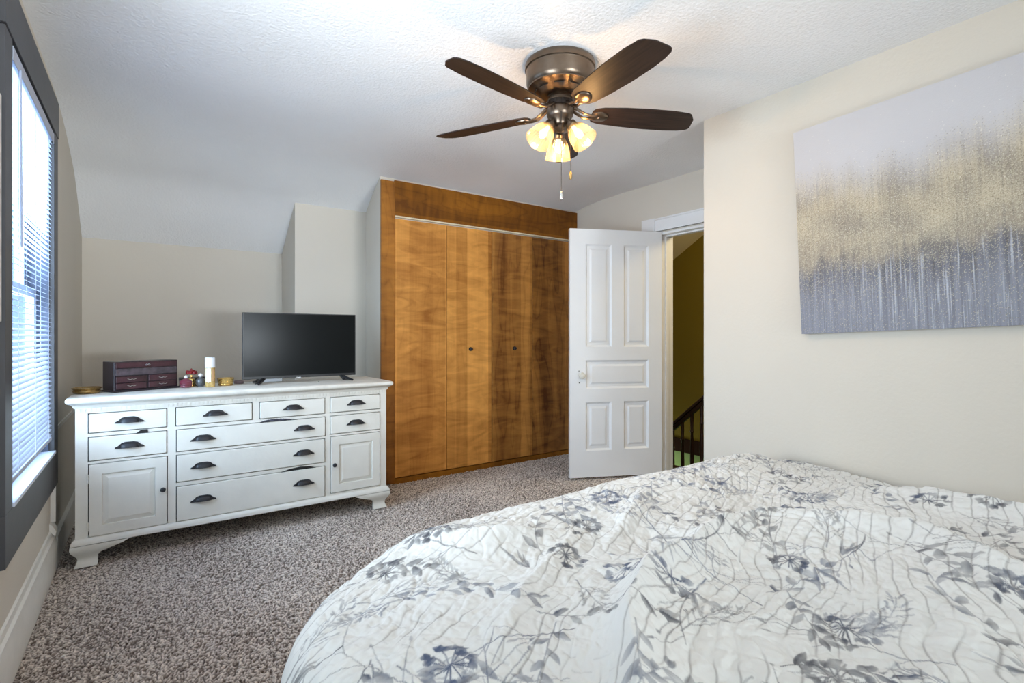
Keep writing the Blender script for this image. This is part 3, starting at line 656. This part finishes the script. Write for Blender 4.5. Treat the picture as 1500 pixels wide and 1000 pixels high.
# spray can
sc_ = empty('spray_can', (.306, 3.535, ZT), label='tall spray can with white cap and amber patterned body', cat='spray can')
TT = Matrix.Translation((.306, 3.535, ZT))
mb = MB(); mb.lathe([(.0001, 0), (.024, 0), (.026, .003), (.026, .112), (.024, .115), (.0001, .115)], 32, TT, cap=False); bd = mesh('body', mb, M_amber, sc_)
def wrap(name, a0, a1, z0_, z1_, m, parent, r_=.0264, n=10):
    mb = MB(); mb.grid([[(.306+r_*math.cos(R(a0+(a1-a0)*i/n)), 3.535+r_*math.sin(R(a0+(a1-a0)*i/n)), ZT+z) for z in (z0_, z1_)] for i in range(n+1)]); return mesh(name, mb, m, parent)
wrap('label', -150, -85, .03, .110, M_lab, bd); wrap('label', -75, -42, .035, .105, M_tan, bd)
mb = MB()
for i in range(16):
    a = R(-100+70*math.sin(i/15*PI)*-.35-14); z = .03+.07*i/15
    P_ = (.306+.0268*math.cos(a), 3.535+.0268*math.sin(a), ZT+z)
    mb.box(P_[0]-.003, P_[0]+.003, P_[1]-.0006, P_[1]+.0006, P_[2]-.003, P_[2]+.003)
mesh('emblem', mb, M_cap, bd)
mb = MB(); mb.lathe([(.0265, .114), (.0268, .118), (.0262, .170), (.0235, .174), (.0001, .174)], 32, TT, cap=False); mesh('cap', mb, M_cap, sc_)
lathe_thing('trinket_cup', [(.0001, 0), (.036, 0), (.041, .005), (.038, .012), (.043, .025), (.044, .038), (.047, .044), (.044, .046), (.040, .038), (.037, .012), (.0001, .008)], .392, 3.58, M_gold, 'embossed gold trinket cup right of the spray can', 'cup')
lathe_thing('compact', [(.0001, 0), (.026, 0), (.028, .004), (.028, .016), (.024, .020), (.0001, .020)], .475, 3.67, M_compact, 'small round taupe compact beside the television', 'compact')
mb = MB(); mb.box(.592, .735, 3.69, 3.75, ZT, ZT+.018); e_ = tag(mesh('media_box', mb, M_cap, origin=(.66, 3.72, ZT), bevel=.002), 'low white media box behind the left foot of television', 'media box')
for x in (.588, .735):
    mb = MB(); mb.box(x, x+.004, 3.687, 3.753, ZT, ZT+.022); o = mesh('end_cap', mb, M_tvb, e_)
mb = MB(); mb.lathe([(.0001, 0), (.0045, 0), (.004, .004), (.0001, .005)], 8, Matrix.Translation((.913, 3.474, ZT)), cap=False); tag(mesh('button', mb, M_blackmetal, origin=(.913, 3.474, ZT)), 'tiny black button lying on dresser in front of television', 'button')
# scraps on the carpet
def scrap(x, y, s_, lab):
    mb = MB(); mb.lathe([(.0001, 0), (s_, .001), (s_*.9, s_*.35), (s_*.4, s_*.6), (.0001, s_*.55)], 7, Matrix.Translation((x, y, 0)) @ Matrix.Diagonal((1.3, .8, 1, 1)), cap=False)
    tag(mesh('scrap', mb, M_crumb, origin=(x, y, 0)), lab, 'scrap')
scrap(2.262, 3.735, .014, 'small white scrap on carpet at foot of the closet doors')
scrap(-.244, 2.441, .006, 'tiny white fleck on carpet near the left baseboard')

# ------------------------------------------------------------------ ceiling fan
FX, FY = 1.572, 1.845; FZ = 2.18
fan = empty('ceiling_fan', (FX, FY, ZC), label='five blade bronze ceiling fan with three lit glass shades', cat='ceiling fan')
T0 = Matrix.Translation((FX, FY, 0))
mb = MB(); mb.lathe([(.150, ZC+.002), (.160, ZC-.006), (.163, ZC-.016), (.163, ZC-.034), (.158, ZC-.038), (.157, ZC-.042), (.157, ZC-.095), (.152, ZC-.110), (.147, ZC-.116), (.147, ZC-.121), (.140, ZC-.124), (.115, ZC-.138), (.100, ZC-.150), (.090, ZC-.156), (.0001, ZC-.157)], 64, T0, cap=False); mesh('motor_housing', mb, M_bronze, fan)
for k in range(10):
    mb = MB(); a = 2*PI*k/10+.2; c_ = (FX+.116*math.cos(a), FY+.116*math.sin(a), ZC-.1385)
    mb.box(-.022, .022, -.005, .005, -.0015, .0015, Matrix.Translation(c_) @ Matrix.Rotation(a+PI/2, 4, 'Z') @ Matrix.Rotation(R(30), 4, 'X'))
    mesh('vent_slot', mb, M_dark, fan, smooth=0)
mb = MB(); mb.lathe([(.060, ZC-.155), (.063, ZC-.162), (.056, ZC-.166), (.056, ZC-.172), (.060, ZC-.176), (.060, ZC-.186), (.050, ZC-.19)], 40, T0, cap=False); mesh('neck', mb, M_bronze, fan)
mb = MB(); mb.lathe([(.064, ZC-.182), (.066, ZC-.186), (.066, ZC-.206), (.06, ZC-.21)], 40, T0)
for k in range(12):
    a = 2*PI*k/12; mb.box(-.003, .003, -.002, .003, -.011, .011, Matrix.Translation((FX+.066*math.cos(a), FY+.066*math.sin(a), ZC-.197)) @ Matrix.Rotation(a-PI/2, 4, 'Z'))
mesh('flywheel', mb, M_bronzed, fan)
mb = MB(); mb.lathe([(.058, ZC-.205), (.061, ZC-.210), (.061, ZC-.245), (.055, ZC-.254), (.040, ZC-.268), (.034, ZC-.285), (.024, ZC-.292), (.026, ZC-.302), (.018, ZC-.310), (.008, ZC-.318), (.0001, ZC-.320)], 40, T0, cap=False); sh_ = mesh('switch_housing', mb, M_bronze, fan)
def blade_outline():
    L0, L1 = .150, .665; pts = []
    up = [(L0, .030), (L0+.012, .048), (.20, .060), (.30, .070), (.42, .077), (.54, .077), (.61, .071), (L1-.016, .062), (L1-.004, .052)]
    dn = [(L1, .040), (L1-.010, -.020), (L1-.034, -.054), (L1-.050, -.064), (.54, -.073), (.42, -.075), (.30, -.070), (.20, -.060), (L0+.012, -.048), (L0, -.030)]
    return up+dn
for k in range(5):
    a = R(-98+72*k); BM = Matrix.Translation((FX, FY, FZ)) @ Matrix.Rotation(a, 4, 'Z') @ Matrix.Rotation(R(-12), 4, 'X')
    mb = MB(); mb.prism(blade_outline(), -.0028, .0028, 'z', None)
    me_o = mesh('blade', mb, M_blade, fan, local=True, smooth=0, bevel=.0015)
    me_o.matrix_local = Matrix.Translation((-FX, -FY, -ZC)) @ BM
    # arm with oval medallion, in blade space
    mb = MB()
    mb.lathe([(.0001, -.016), (.018, -.0155), (.026, -.012), (.030, -.009), (.031, -.004), (.030, -.0028), (.0001, -.0028)][::-1], 28, Matrix.Translation((.188, 0, 0)) @ Matrix.Diagonal((1.4, 1.15, 1, 1)), cap=False)
    mb.lathe([(.0001, -.019), (.007, -.018), (.009, -.015)], 14, Matrix.Translation((.185, 0, 0)), cap=False)
    for s_ in (-1, 1):
        mb.tube([(.060, s_*.010, .028), (.085, s_*.015, .012), (.115, s_*.016, -.006), (.150, s_*.010, -.010), (.175, s_*.018, -.009)], [.008, .007, .0065, .007, .006], 8)
    mesh('blade_arm', mb, M_bronze, me_o, local=True)
for k, az in enumerate((54.9, 174.9, 294.9)):
    a = R(az); ox, oy = math.cos(a), math.sin(a)
    tl = R(38 if k else 30)
    dirv = Vector((ox*math.sin(tl), oy*math.sin(tl), -math.cos(tl)))
    base = Vector((FX+.052*ox, FY+.052*oy, 2.120 if k else 2.105))
    mb = MB(); mb.tube([(FX+.02*ox, FY+.02*oy, 2.132), (FX+.042*ox, FY+.042*oy, 2.140), base-dirv*.012, base+dirv*.004], [.008, .008, .010, .014], 10)
    mb.lathe([(.016, -.004), (.025, 0), (.026, .016), (.023, .02), (.0001, .02)], 24, aim(base, dirv)); mesh('lamp_holder', mb, M_bronze, fan)
    mb = MB(); pr_ = [(.023, .012), (.028, .020), (.037, .034), (.046, .055), (.053, .078), (.057, .100), (.060, .112), (.0615, .118)]
    n = 96; vs = []; rows = []
    for r_, z in pr_:
        rows.append([((r_+(.0010*math.cos(24*2*PI*q/n) if .03 < z < .1 else 0))*math.cos(2*PI*q/n), (r_+(.0010*math.cos(24*2*PI*q/n) if .03 < z < .1 else 0))*math.sin(2*PI*q/n), z) for q in range(n+1)])
    mb.grid(rows, aim(base, dirv)); so = mesh('lamp_shade', mb, M_shade, fan, smooth=80)
    mb = MB(); mb.lathe([(.0001, .088), (.010, .086), (.017, .078), (.019, .068), (.016, .055), (.011, .042), (.010, .022)], 20, aim(base, dirv), cap=False); mesh('bulb', mb, M_bulb, so)
    l = bpy.data.lights.new('fan_bulb_light', 'POINT'); l.energy = 5.5; l.color = (1, .60, .26); l.shadow_soft_size = .009
    lo = bpy.data.objects.new('fan_bulb_light', l); COL.objects.link(lo); lo.location = base+dirv*.098
def chain(px, py, z0_, z1_, m):
    mb = MB(); mb.tube([(px, py, z0_), (px, py, z1_)], .0011, 6); z = z1_
    while z < z0_-.02:
        mb.lathe([(.0001, -.0016), (.0017, 0), (.0001, .0016)], 6, Matrix.Translation((px, py, z)), cap=False); z += .006
    c_ = mesh('pull_chain', mb, M_bronzed, fan)
    mb = MB(); mb.lathe([(.0001, .006), (.004, .002), (.007, -.008), (.0075, -.020), (.005, -.032), (.0001, -.036)], 16, Matrix.Translation((px, py, z1_)), cap=False); mesh('pull', mb, m, c_)
rt = Vector((.8177, -.5756, 0)); fwv = Vector((.5756, .8177, 0))
p_ = Vector((FX, FY, 0))-rt*.000-fwv*.062; chain(p_.x, p_.y, 2.165, 1.795, M_silver)
p_ = Vector((FX, FY, 0))+rt*.045-fwv*.035; chain(p_.x, p_.y, 2.165, 1.895, M_brass)

# ------------------------------------------------------------------ canvas painting on the right wall
def painting():
    a0 = np.array([1.315, 2.160]); ang_ = R(2.35)
    Wp, Hp = 1.5, 1.008; du = .0021
    u = np.arange(0, Wp+.001, du); v = np.arange(0, Hp+.001, du); U, Vv = np.meshgrid(u, v, indexing='ij')   # v from bottom
    h = Vv/Hp
    # boundaries rise to the right of the canvas
    sky = .70+.05*sm(.5, 1.0, U)-.03*sm(.1,.35,U)+.07*perlin(U*3.2+.4, U*0, 21)+.05*perlin(U*9, U*0+3, 22)+.02*perlin(U*35, U*0, 23)
    low = .31+.07*sm(.45, 1.0, U)+.05*perlin(U*4, U*0+7, 24)+.035*perlin(U*14, U*0, 25)
    top = np.array(lin(206, 203, 205)); topr = np.array(lin(214, 211, 213)); blue = np.array(lin(146, 148, 160)); dk = np.array(lin(92, 90, 98)); gold = np.array(lin(200, 182, 146)); gold2 = np.array(lin(146, 130, 106)); pale = np.array(lin(226, 216, 188))
    g = sm(.13, -.12, h-sky)      # 1 below skyline
    b_ = sm(.05, -.05, h-low)     # 1 in the lower zone
    C = np.ones(U.shape+(3,))*top
    cloud = (.5+.5*perlin(U*3, Vv*3, 31))[..., None]; C = C+(topr-top)*cloud
    streak = perlin(U*160, Vv*2.0, 41); streak2 = perlin(U*60+5, Vv*1.2, 42); rnd = rng.random(U.shape); n3 = perlin(U*8, Vv*7, 43)
    gm = (gold2+(gold-gold2)*np.clip(.5+.9*n3+.5*streak, 0, 1)[..., None])
    C = C*(1-g[..., None]*.82)+gm*g[..., None]*.82
    band = np.exp(-((h-low-.02)/.06)**2)*sm(-.25, .45, n3+.3*streak2)
    C = C*(1-.8*band[..., None])+dk*.8*band[..., None]
    low_c = blue+(dk-blue)*np.clip(.55*np.exp(-((h-low)/.12)**2)+.35*streak2+.25*streak+.15, 0, 1)[..., None]
    C = C*(1-b_[..., None])+low_c*b_[..., None]
    # drips
    drip = sm(.12, .40, perlin(U*210, Vv*1.6, 46))*sm(-.15, .3, perlin(U*60, Vv*5, 45))*b_*sm(.02, .12, low-h+.1)
    C = C+(np.array(lin(222, 226, 236))-C)*(.6*drip*sm(.0, .9, U+.25))[..., None]
    # glitter
    dens = np.exp(-((h-(sky*.45+low*.55))/(.5*(sky-low)+.03))**2)*.42+.05*b_+.02
    dens = dens*(h < sky+.10)*(1-.6*sm(sky-.02, sky+.12, h))
    sp = (rnd < dens)
    gl = np.where((rng.random(U.shape) < .62)[..., None], pale, gold2*.8)
    k = sp*(.35+.6*rng.random(U.shape)); C = C*(1-k[..., None])+gl*k[..., None]
    edge = (rng.random(U.shape) < .012*np.exp(-np.abs(h-sky)/.08)); C[edge] = np.array(lin(250, 246, 236))
    thick = .0012*np.abs(streak)*b_+.0014*rnd*g+.0004*rnd
    X0 = 2.650
    ex = np.array([-math.cos(ang_), math.sin(ang_)]); ez = np.array([math.sin(ang_)*1.0, math.cos(ang_)])   # (y,z)
    # local frame: origin top-left, u to the right of the picture (-y), v up from bottom
    Y = a0[0]+ex[0]*U-ez[0]*(Hp-Vv); Z = a0[1]+ex[1]*U-ez[1]*(Hp-Vv)
    V = np.stack([X0-thick, Y, Z], -1).reshape(-1, 3)
    F = gridfaces(len(u), len(v))
    pe = empty('canvas_painting', (2.665, .6, 1.2), label='large abstract canvas in gold, white and slate blue on right wall', cat='painting')
    m = attr_mat('acrylic_and_glitter', .45, .4, .2, 500); o = bulk('painted_face', V-np.array([2.665, .6, 1.2]), F, m, np.clip(C*.86, 0, 1).reshape(-1, 3), parent=pe)
    def W_(uu, vv, x): 
        return (x, a0[0]+ex[0]*uu-ez[0]*(Hp-vv), a0[1]+ex[1]*uu-ez[1]*(Hp-vv))
    mb = MB(); e = .0005
    mb.add([W_(e, e, X0+.001), W_(Wp, e, X0+.001), W_(Wp, Hp, X0+.001), W_(e, Hp, X0+.001), W_(e, e, XR-.001), W_(Wp, e, XR-.001), W_(Wp, Hp, XR-.001), W_(e, Hp, XR-.001)],
           [(0,1,2,3),(7,6,5,4),(0,4,5,1),(1,5,6,2),(2,6,7,3),(3,7,4,0)])
    mesh('canvas_edge', mb, mat('canvas_edge_grey', lin(120, 124, 138), .8), pe, smooth=0)
painting()

# ------------------------------------------------------------------ bed and duvet
bd_ = empty('bed', (1.5, .3, 0), label='low bed base and mattress hidden beneath the patterned duvet', cat='bed')
mb = MB(); mb.box(.52, 2.58, -.60, 1.15, .08, .20); mesh('base', mb, M_darkfab, bd_, bevel=.01)
for x in (.55, 2.55):
    for y in (-.6, 1.13):
        mb = MB(); mb.box(x-.03, x+.03, y-.03, y+.03, -.005, .08); mesh('leg', mb, M_stair, bd_)
mb = MB(); mb.box(.49, 2.60, -.62, 1.18, .20, .385); mesh('mattress', mb, M_matt, bd_, bevel=.04)

def ink_tile():
    N_ = 760; T = .95; sc = N_/T
    A = np.zeros((N_, N_)); B = np.zeros((N_, N_))       # coverage, darkness weight
    def stamp(x, y, rad, fn, dark):
        r_ = int(rad*sc)+3; cx_, cy_ = int(x*sc), int(y*sc)
        ii = np.arange(cx_-r_, cx_+r_+1); jj = np.arange(cy_-r_, cy_+r_+1); I, J = np.meshgrid(ii, jj, indexing='ij')
        a = fn(I/sc-x, J/sc-y); Im, Jm = I % N_, J % N_
        old = A[Im, Jm]; new = np.maximum(old, a*min(1, dark)); A[Im, Jm] = new
        B[Im, Jm] = np.where(a*dark > old, dark, B[Im, Jm])
    def leaf(x, y, an, L, w, dark):
        c, s_ = math.cos(an), math.sin(an); tone = random.uniform(.75, 1.1)
        def fn(dx, dy):
            t = (dx*c+dy*s_)/L; q = (-dx*s_+dy*c)
            hw = w*np.sin(np.clip(t, 0, 1)*PI)**.8*(1-.35*np.clip(t, 0, 1))
            e = sm(.0012, -.0006, np.abs(q)-hw)*(t > 0)*(t < 1)
            return e*(.72+.28*sm(0, w*.7, q*tone+w*.3))*(1-.25*sm(.3, 1, t))
        stamp(x, y, L*1.05, fn, dark)
    def stroke(p, q, w, dark):
        x0, y0 = p; x1, y1 = q; L = math.hypot(x1-x0, y1-y0)+1e-6
        def fn(dx, dy):
            mx, my = (x0+x1)/2, (y0+y1)/2; X_ = dx+mx-x0; Y_ = dy+my-y0; t = np.clip((X_*(x1-x0)+Y_*(y1-y0))/L/L, 0, 1)
            d = np.hypot(X_-t*(x1-x0), Y_-t*(y1-y0)); return sm(.0009, -.0006, d-w)
        stamp((x0+x1)/2, (y0+y1)/2, L/2+w, fn, dark)
    def curve(x, y, an, L, bend, w, dark, n=12):
        pts = [(x, y)]; a = an
        for i in range(n):
            a += bend/n+random.uniform(-.06, .06); x += math.cos(a)*L/n; y += math.sin(a)*L/n; pts.append((x, y))
        for i in range(n): stroke(pts[i], pts[i+1], w*(1-.6*i/n), dark)
        return pts
    def leafy(x, y, an, L, size, dark, every=2):
        pts = curve(x, y, an, L, random.uniform(-.8, .8), .0011, dark*.8, 14)
        for i in range(2, 15, every):
            a = math.atan2(pts[i][1]-pts[i-1][1], pts[i][0]-pts[i-1][0]); s_ = 1 if (i//every) % 2 else -1
            leaf(*pts[i], a+s_*random.uniform(.5, .9), size*random.uniform(.8, 1.2), size*random.uniform(.18, .27), dark*random.uniform(.55, 1))
        leaf(*pts[-1], an, size, size*.2, dark)
    def fern(x, y, an, L, dark):
        pts = curve(x, y, an, L, random.uniform(-.9, .9), .0013, dark, 16)
        for i in range(3, 16, 2):
            a = math.atan2(pts[i][1]-pts[i-1][1], pts[i][0]-pts[i-1][0])
            for s_ in (-1, 1):
                q = curve(*pts[i], a+s_*random.uniform(.5, .9), L*.28*(1-i/24), s_*-.3, .0006, dark*.8, 5)
                for p in q[2:]: leaf(*p, a+s_*random.uniform(.1, 1.2), random.uniform(.009, .016), .0026, dark*random.uniform(.6, 1))
    def umbel(x, y, r_, dark):
        for i in range(13):
            a = 2*PI*i/13+random.uniform(-.2, .2); rr = r_*random.uniform(.6, 1); ex_, ey_ = x+rr*math.cos(a), y+rr*math.sin(a)
            stroke((x, y), (ex_, ey_), .0011, dark*.9)
            if random.random() < .8:
                dd = dark*random.uniform(.55, 1.1)
                for j in range(5):
                    b = a+random.uniform(-1.6, 1.6); leaf(ex_-.003*math.cos(b), ey_-.003*math.sin(b), b, random.uniform(.014, .024), random.uniform(.006, .010), dd)
        leaf(x-.006, y, random.random()*6, .014, .005, dark*1.1)
    def twig(x, y, an, L, dark):
        pts = curve(x, y, an, L, random.uniform(-.7, .7), .0013, dark, 14)
        for i in range(3, 14, 2):
            a = math.atan2(pts[i][1]-pts[i-1][1], pts[i][0]-pts[i-1][0])+random.choice((-1, 1))*random.uniform(.35, .8)
            q = curve(*pts[i], a, L*random.uniform(.2, .4), random.uniform(-.5, .5), .0007, dark*.85, 7)
            if random.random() < .6: leaf(*q[-1], a, random.uniform(.014, .03), .004, dark*.7)
    def blades(x, y, an, dark):
        for i in range(5): leaf(x, y, an+random.uniform(-.5, .5), random.uniform(.07, .12), random.uniform(.004, .0065), dark*random.uniform(.5, .9))
    for i in range(9): umbel(random.random()*T, random.random()*T, random.uniform(.035, .06), random.uniform(.9, 1.2))
    for i in range(17): leafy(random.random()*T, random.random()*T, random.random()*6.28, random.uniform(.16, .3), random.uniform(.034, .058), random.uniform(.55, 1.05))
    for i in range(13): fern(random.random()*T, random.random()*T, random.random()*6.28, random.uniform(.14, .26), random.uniform(.5, .85))
    for i in range(13): twig(random.random()*T, random.random()*T, random.random()*6.28, random.uniform(.2, .38), random.uniform(.6, 1))
    for i in range(9): blades(random.random()*T, random.random()*T, random.random()*6.28, random.uniform(.6, .95))
    return A, T, sc

def duvet():
    A, T, sc = ink_tile(); N_ = A.shape[0]
    xs = np.concatenate([np.arange(-.28, 1.1, .0021), np.arange(1.1, 2.662, .0030)])
    ys = np.concatenate([np.arange(-1.15, .12, .02), np.arange(.12, 1.85, .0023)])
    PX, PY = np.meshgrid(xs, ys, indexing='ij')
    re_ = .115; xi = .190+re_; yi = 1.445-re_; rc = .40; y0i = -.62
    qx = (xi+rc)-PX; qy = PY-(yi-rc)
    both = (qx > 0) & (qy > 0); ln = np.hypot(np.maximum(qx, 0), np.maximum(qy, 0))
    sd = np.where(both, ln, np.maximum(qx, qy))-rc
    nx = np.where(both, -qx/np.maximum(ln, 1e-6), np.where(qx > qy, -1., 0.)); ny = np.where(both, qy/np.maximum(ln, 1e-6), np.where(qx > qy, 0., 1.))
    near = PY < y0i; sdn = y0i-PY
    nx = np.where(near & (sdn > sd), 0, nx); ny = np.where(near & (sdn > sd), -1, ny); sd = np.where(near, np.maximum(sd, sdn), sd)
    s_ = np.maximum(sd, 0); am = R(82); a = np.minimum(s_/re_, am); t = np.maximum(s_-re_*am, 0)
    ho = re_*np.sin(a)+t*math.cos(am); dp = re_*(1-np.cos(a))+t*math.sin(am)
    bx = PX-nx*s_; by = PY-ny*s_
    # top relief ------------------------------------------------
    wx = PX+.05*perlin(PX*2.3, PY*2.3, 51); wy = PY+.05*perlin(PX*2.3+4, PY*2.3, 52)
    z = .578+.020*perlin(wx*1.7, wy*1.7, 53)+.012*perlin(wx*3.7+3, wy*3.7, 54)
    z = z-.075*sm(2.15, 2.66, PX)-.045*sm(.8, .15, PY)*sm(1.8, 2.4, PX)+.026*np.exp(-((PY-1.30)/.16)**2)*sm(.45, .8, PX)*sm(2.3, 1.8, PX)
    def ridge(pts, amp, wl, wr):
        """raised fold along a polyline, wl / wr = width on its left / right side"""
        nonlocal z
        best = np.full(PX.shape, 9.); sgn = np.zeros(PX.shape); tt = np.zeros(PX.shape); n = len(pts)-1
        for i in range(n):
            x0, y0 = pts[i]; x1, y1 = pts[i+1]; L2 = (x1-x0)**2+(y1-y0)**2
            u = np.clip(((wx-x0)*(x1-x0)+(wy-y0)*(y1-y0))/L2, 0, 1); d = np.hypot(wx-x0-u*(x1-x0), wy-y0-u*(y1-y0))
            cr = (x1-x0)*(wy-y0)-(y1-y0)*(wx-x0); m = d < best
            best = np.where(m, d, best); sgn = np.where(m, np.sign(cr), sgn); tt = np.where(m, (i+u)/n, tt)
        w = np.where(sgn > 0, wl, wr); z = z+1.5*amp*np.exp(-(best/(w*.8))**1.35)*np.sin(PI*np.clip(tt*.94+.03, 0, 1))**.5
    for r_ in RIDGES: ridge(*r_)
    # long soft drag folds and fine crinkle
    ang_ = R(22); cu = np.cos(ang_)*PX+np.sin(ang_)*PY; cv = -np.sin(ang_)*PX+np.cos(ang_)*PY
    wv = cv+.05*perlin(PX*3, PY*3, 61)+.012*perlin(PX*9, PY*9, 62)
    f1 = perlin(cu*2.2, wv*13, 63); f2 = perlin(cu*4+2, wv*26, 64)
    mask = .35+.65*sm(-.3, .4, perlin(PX*2.1, PY*2.1+7, 65))
    z = z+mask*(.0050*np.abs(f1)*2-.003)+mask*.0022*f2
    cr1 = np.abs(perlin(PX*7+perlin(PX*5, PY*5, 74), PY*7, 75)); cr2 = np.abs(perlin((PX-PY)*11, (PX+PY)*9, 76)); z = z-.007*np.exp(-cr1/.12)*sm(-.1, .4, perlin(PX*2, PY*2, 77))-.003*np.exp(-cr2/.12)
    diag = perlin((PX+PY)*6+perlin(PX*4, PY*4, 71), (PX-PY)*2.2, 72); z = z+.004*diag*sm(0, .4, perlin(PX*2.5+1, PY*2.5, 73))
    # seersucker grid: stitched lines along the length, puffs between
    sp = .036; ph = (wv+.016*perlin(cu*5, wv*7, 66)+.004*perlin(cu*22, wv*22, 60))/sp; dline = np.abs(ph-np.round(ph))*sp
    groove = np.exp(-(dline/.0017)**2)
    ph2 = (cu+.012*perlin(PX*8+3, PY*8, 67))/.060+.5*(np.round(ph) % 2); dl2 = np.abs(ph2-np.round(ph2))*.060
    groove2 = np.exp(-(dl2/.0017)**2)
    z = z-.0004*np.cos(2*PI*ph)-.0011*groove+.0034*perlin(cu*22, wv*46, 68)+.0019*perlin(cu*55, wv*90, 69)+.0022*perlin(PX*14, PY*14, 59)-.0007*groove2
    # sides: soft vertical pleats
    arc = np.where(both, np.arctan2(qy, qx)*rc*1.6, np.where(qx > qy, PY, PX))
    pl_ = (.016*perlin(arc*7, s_*1.5, 81)+.007*perlin(arc*17, s_*2, 82))*sm(.06, .35, s_)
    ztop = z; X = bx+nx*(ho+pl_); Y = by+ny*(ho+pl_); fade = 1-.5*sm(0, .3, s_)
    Zf = .578+(ztop-.578)*fade-dp+.010*perlin(arc*5, s_, 83)*sm(.3, .5, s_)
    Zf = np.maximum(Zf, .035); X = np.minimum(X, XR-.006)
    V = np.stack([X, Y, Zf], -1).reshape(-1, 3)
    # print -----------------------------------------------------
    ca, sa = math.cos(.5), math.sin(.5); U_ = ((PX*ca+PY*sa+5)*sc); W_ = ((-PX*sa+PY*ca+5)*sc)
    i0 = np.floor(U_).astype(int); j0 = np.floor(W_).astype(int); fu = U_-i0; fv = W_-j0
    g = lambda i, j: A[i % N_, j % N_]
    ink = g(i0, j0)*(1-fu)*(1-fv)+g(i0+1, j0)*fu*(1-fv)+g(i0, j0+1)*(1-fu)*fv+g(i0+1, j0+1)*fu*fv
    ink = np.clip(ink*(.80+.5*perlin(PX*28, PY*28, 91)), 0, 1)
    hue = sm(-.35, .35, perlin(PX*3+2, PY*3, 92))
    cloth = np.array(lin(230, 231, 228)); c1 = np.array(lin(44, 66, 104)); c2 = np.array(lin(54, 58, 72))
    inkc = c1+(c2-c1)*hue[..., None]; ink = np.clip(1.12*ink**.72, 0, 1)
    C = cloth*(1-ink[..., None]*.92)+inkc*ink[..., None]*.92
    ln_ = groove*.50*sm(-.25, .45, perlin(cu*7, wv*9, 93)+.55*sm(.3, 1.6, PX))+groove2*.22*sm(0, .4, perlin(PX*6, PY*6, 94))
    C = C*(1-ln_[..., None])+np.array(lin(96, 90, 88))*ln_[..., None]
    o = bulk('duvet', V, gridfaces(len(xs), len(ys)), attr_mat('botanical_print_cotton', .85, .15, .25, 900, sheen=.15), C.reshape(-1, 3), origin=(1.4, .4, .5))
    tag(o, 'rumpled white duvet with blue grey botanical print covering the bed', 'duvet')
RIDGES = [
    # ((polyline), amplitude, width left, width right)
    ([(1.62, .83), (1.25, .87), (.98, .80), (.80, .70), (.66, .56), (.50, .44)], .050, .075, .05),
    ([(1.62, .83), (1.66, .66), (1.70, .52), (1.62, .33), (1.55, .1)], .045, .06, .12),
    ([(2.25, .80), (2.24, .60), (2.20, .35), (2.15, .0)], .045, .07, .14),
    ([(1.0, 1.12), (.72, .96), (.52, .76)], .016, .06, .05),
    ([(1.45, 1.20), (1.15, 1.10), (.95, .98)], .018, .06, .05),
    ([(2.46, 1.34), (2.2, 1.31), (1.95, 1.25)], .024, .14, .16),
    ([(.62, 1.34), (.74, 1.20), (.9, 1.12)], .020, .04, .06),
]
duvet()
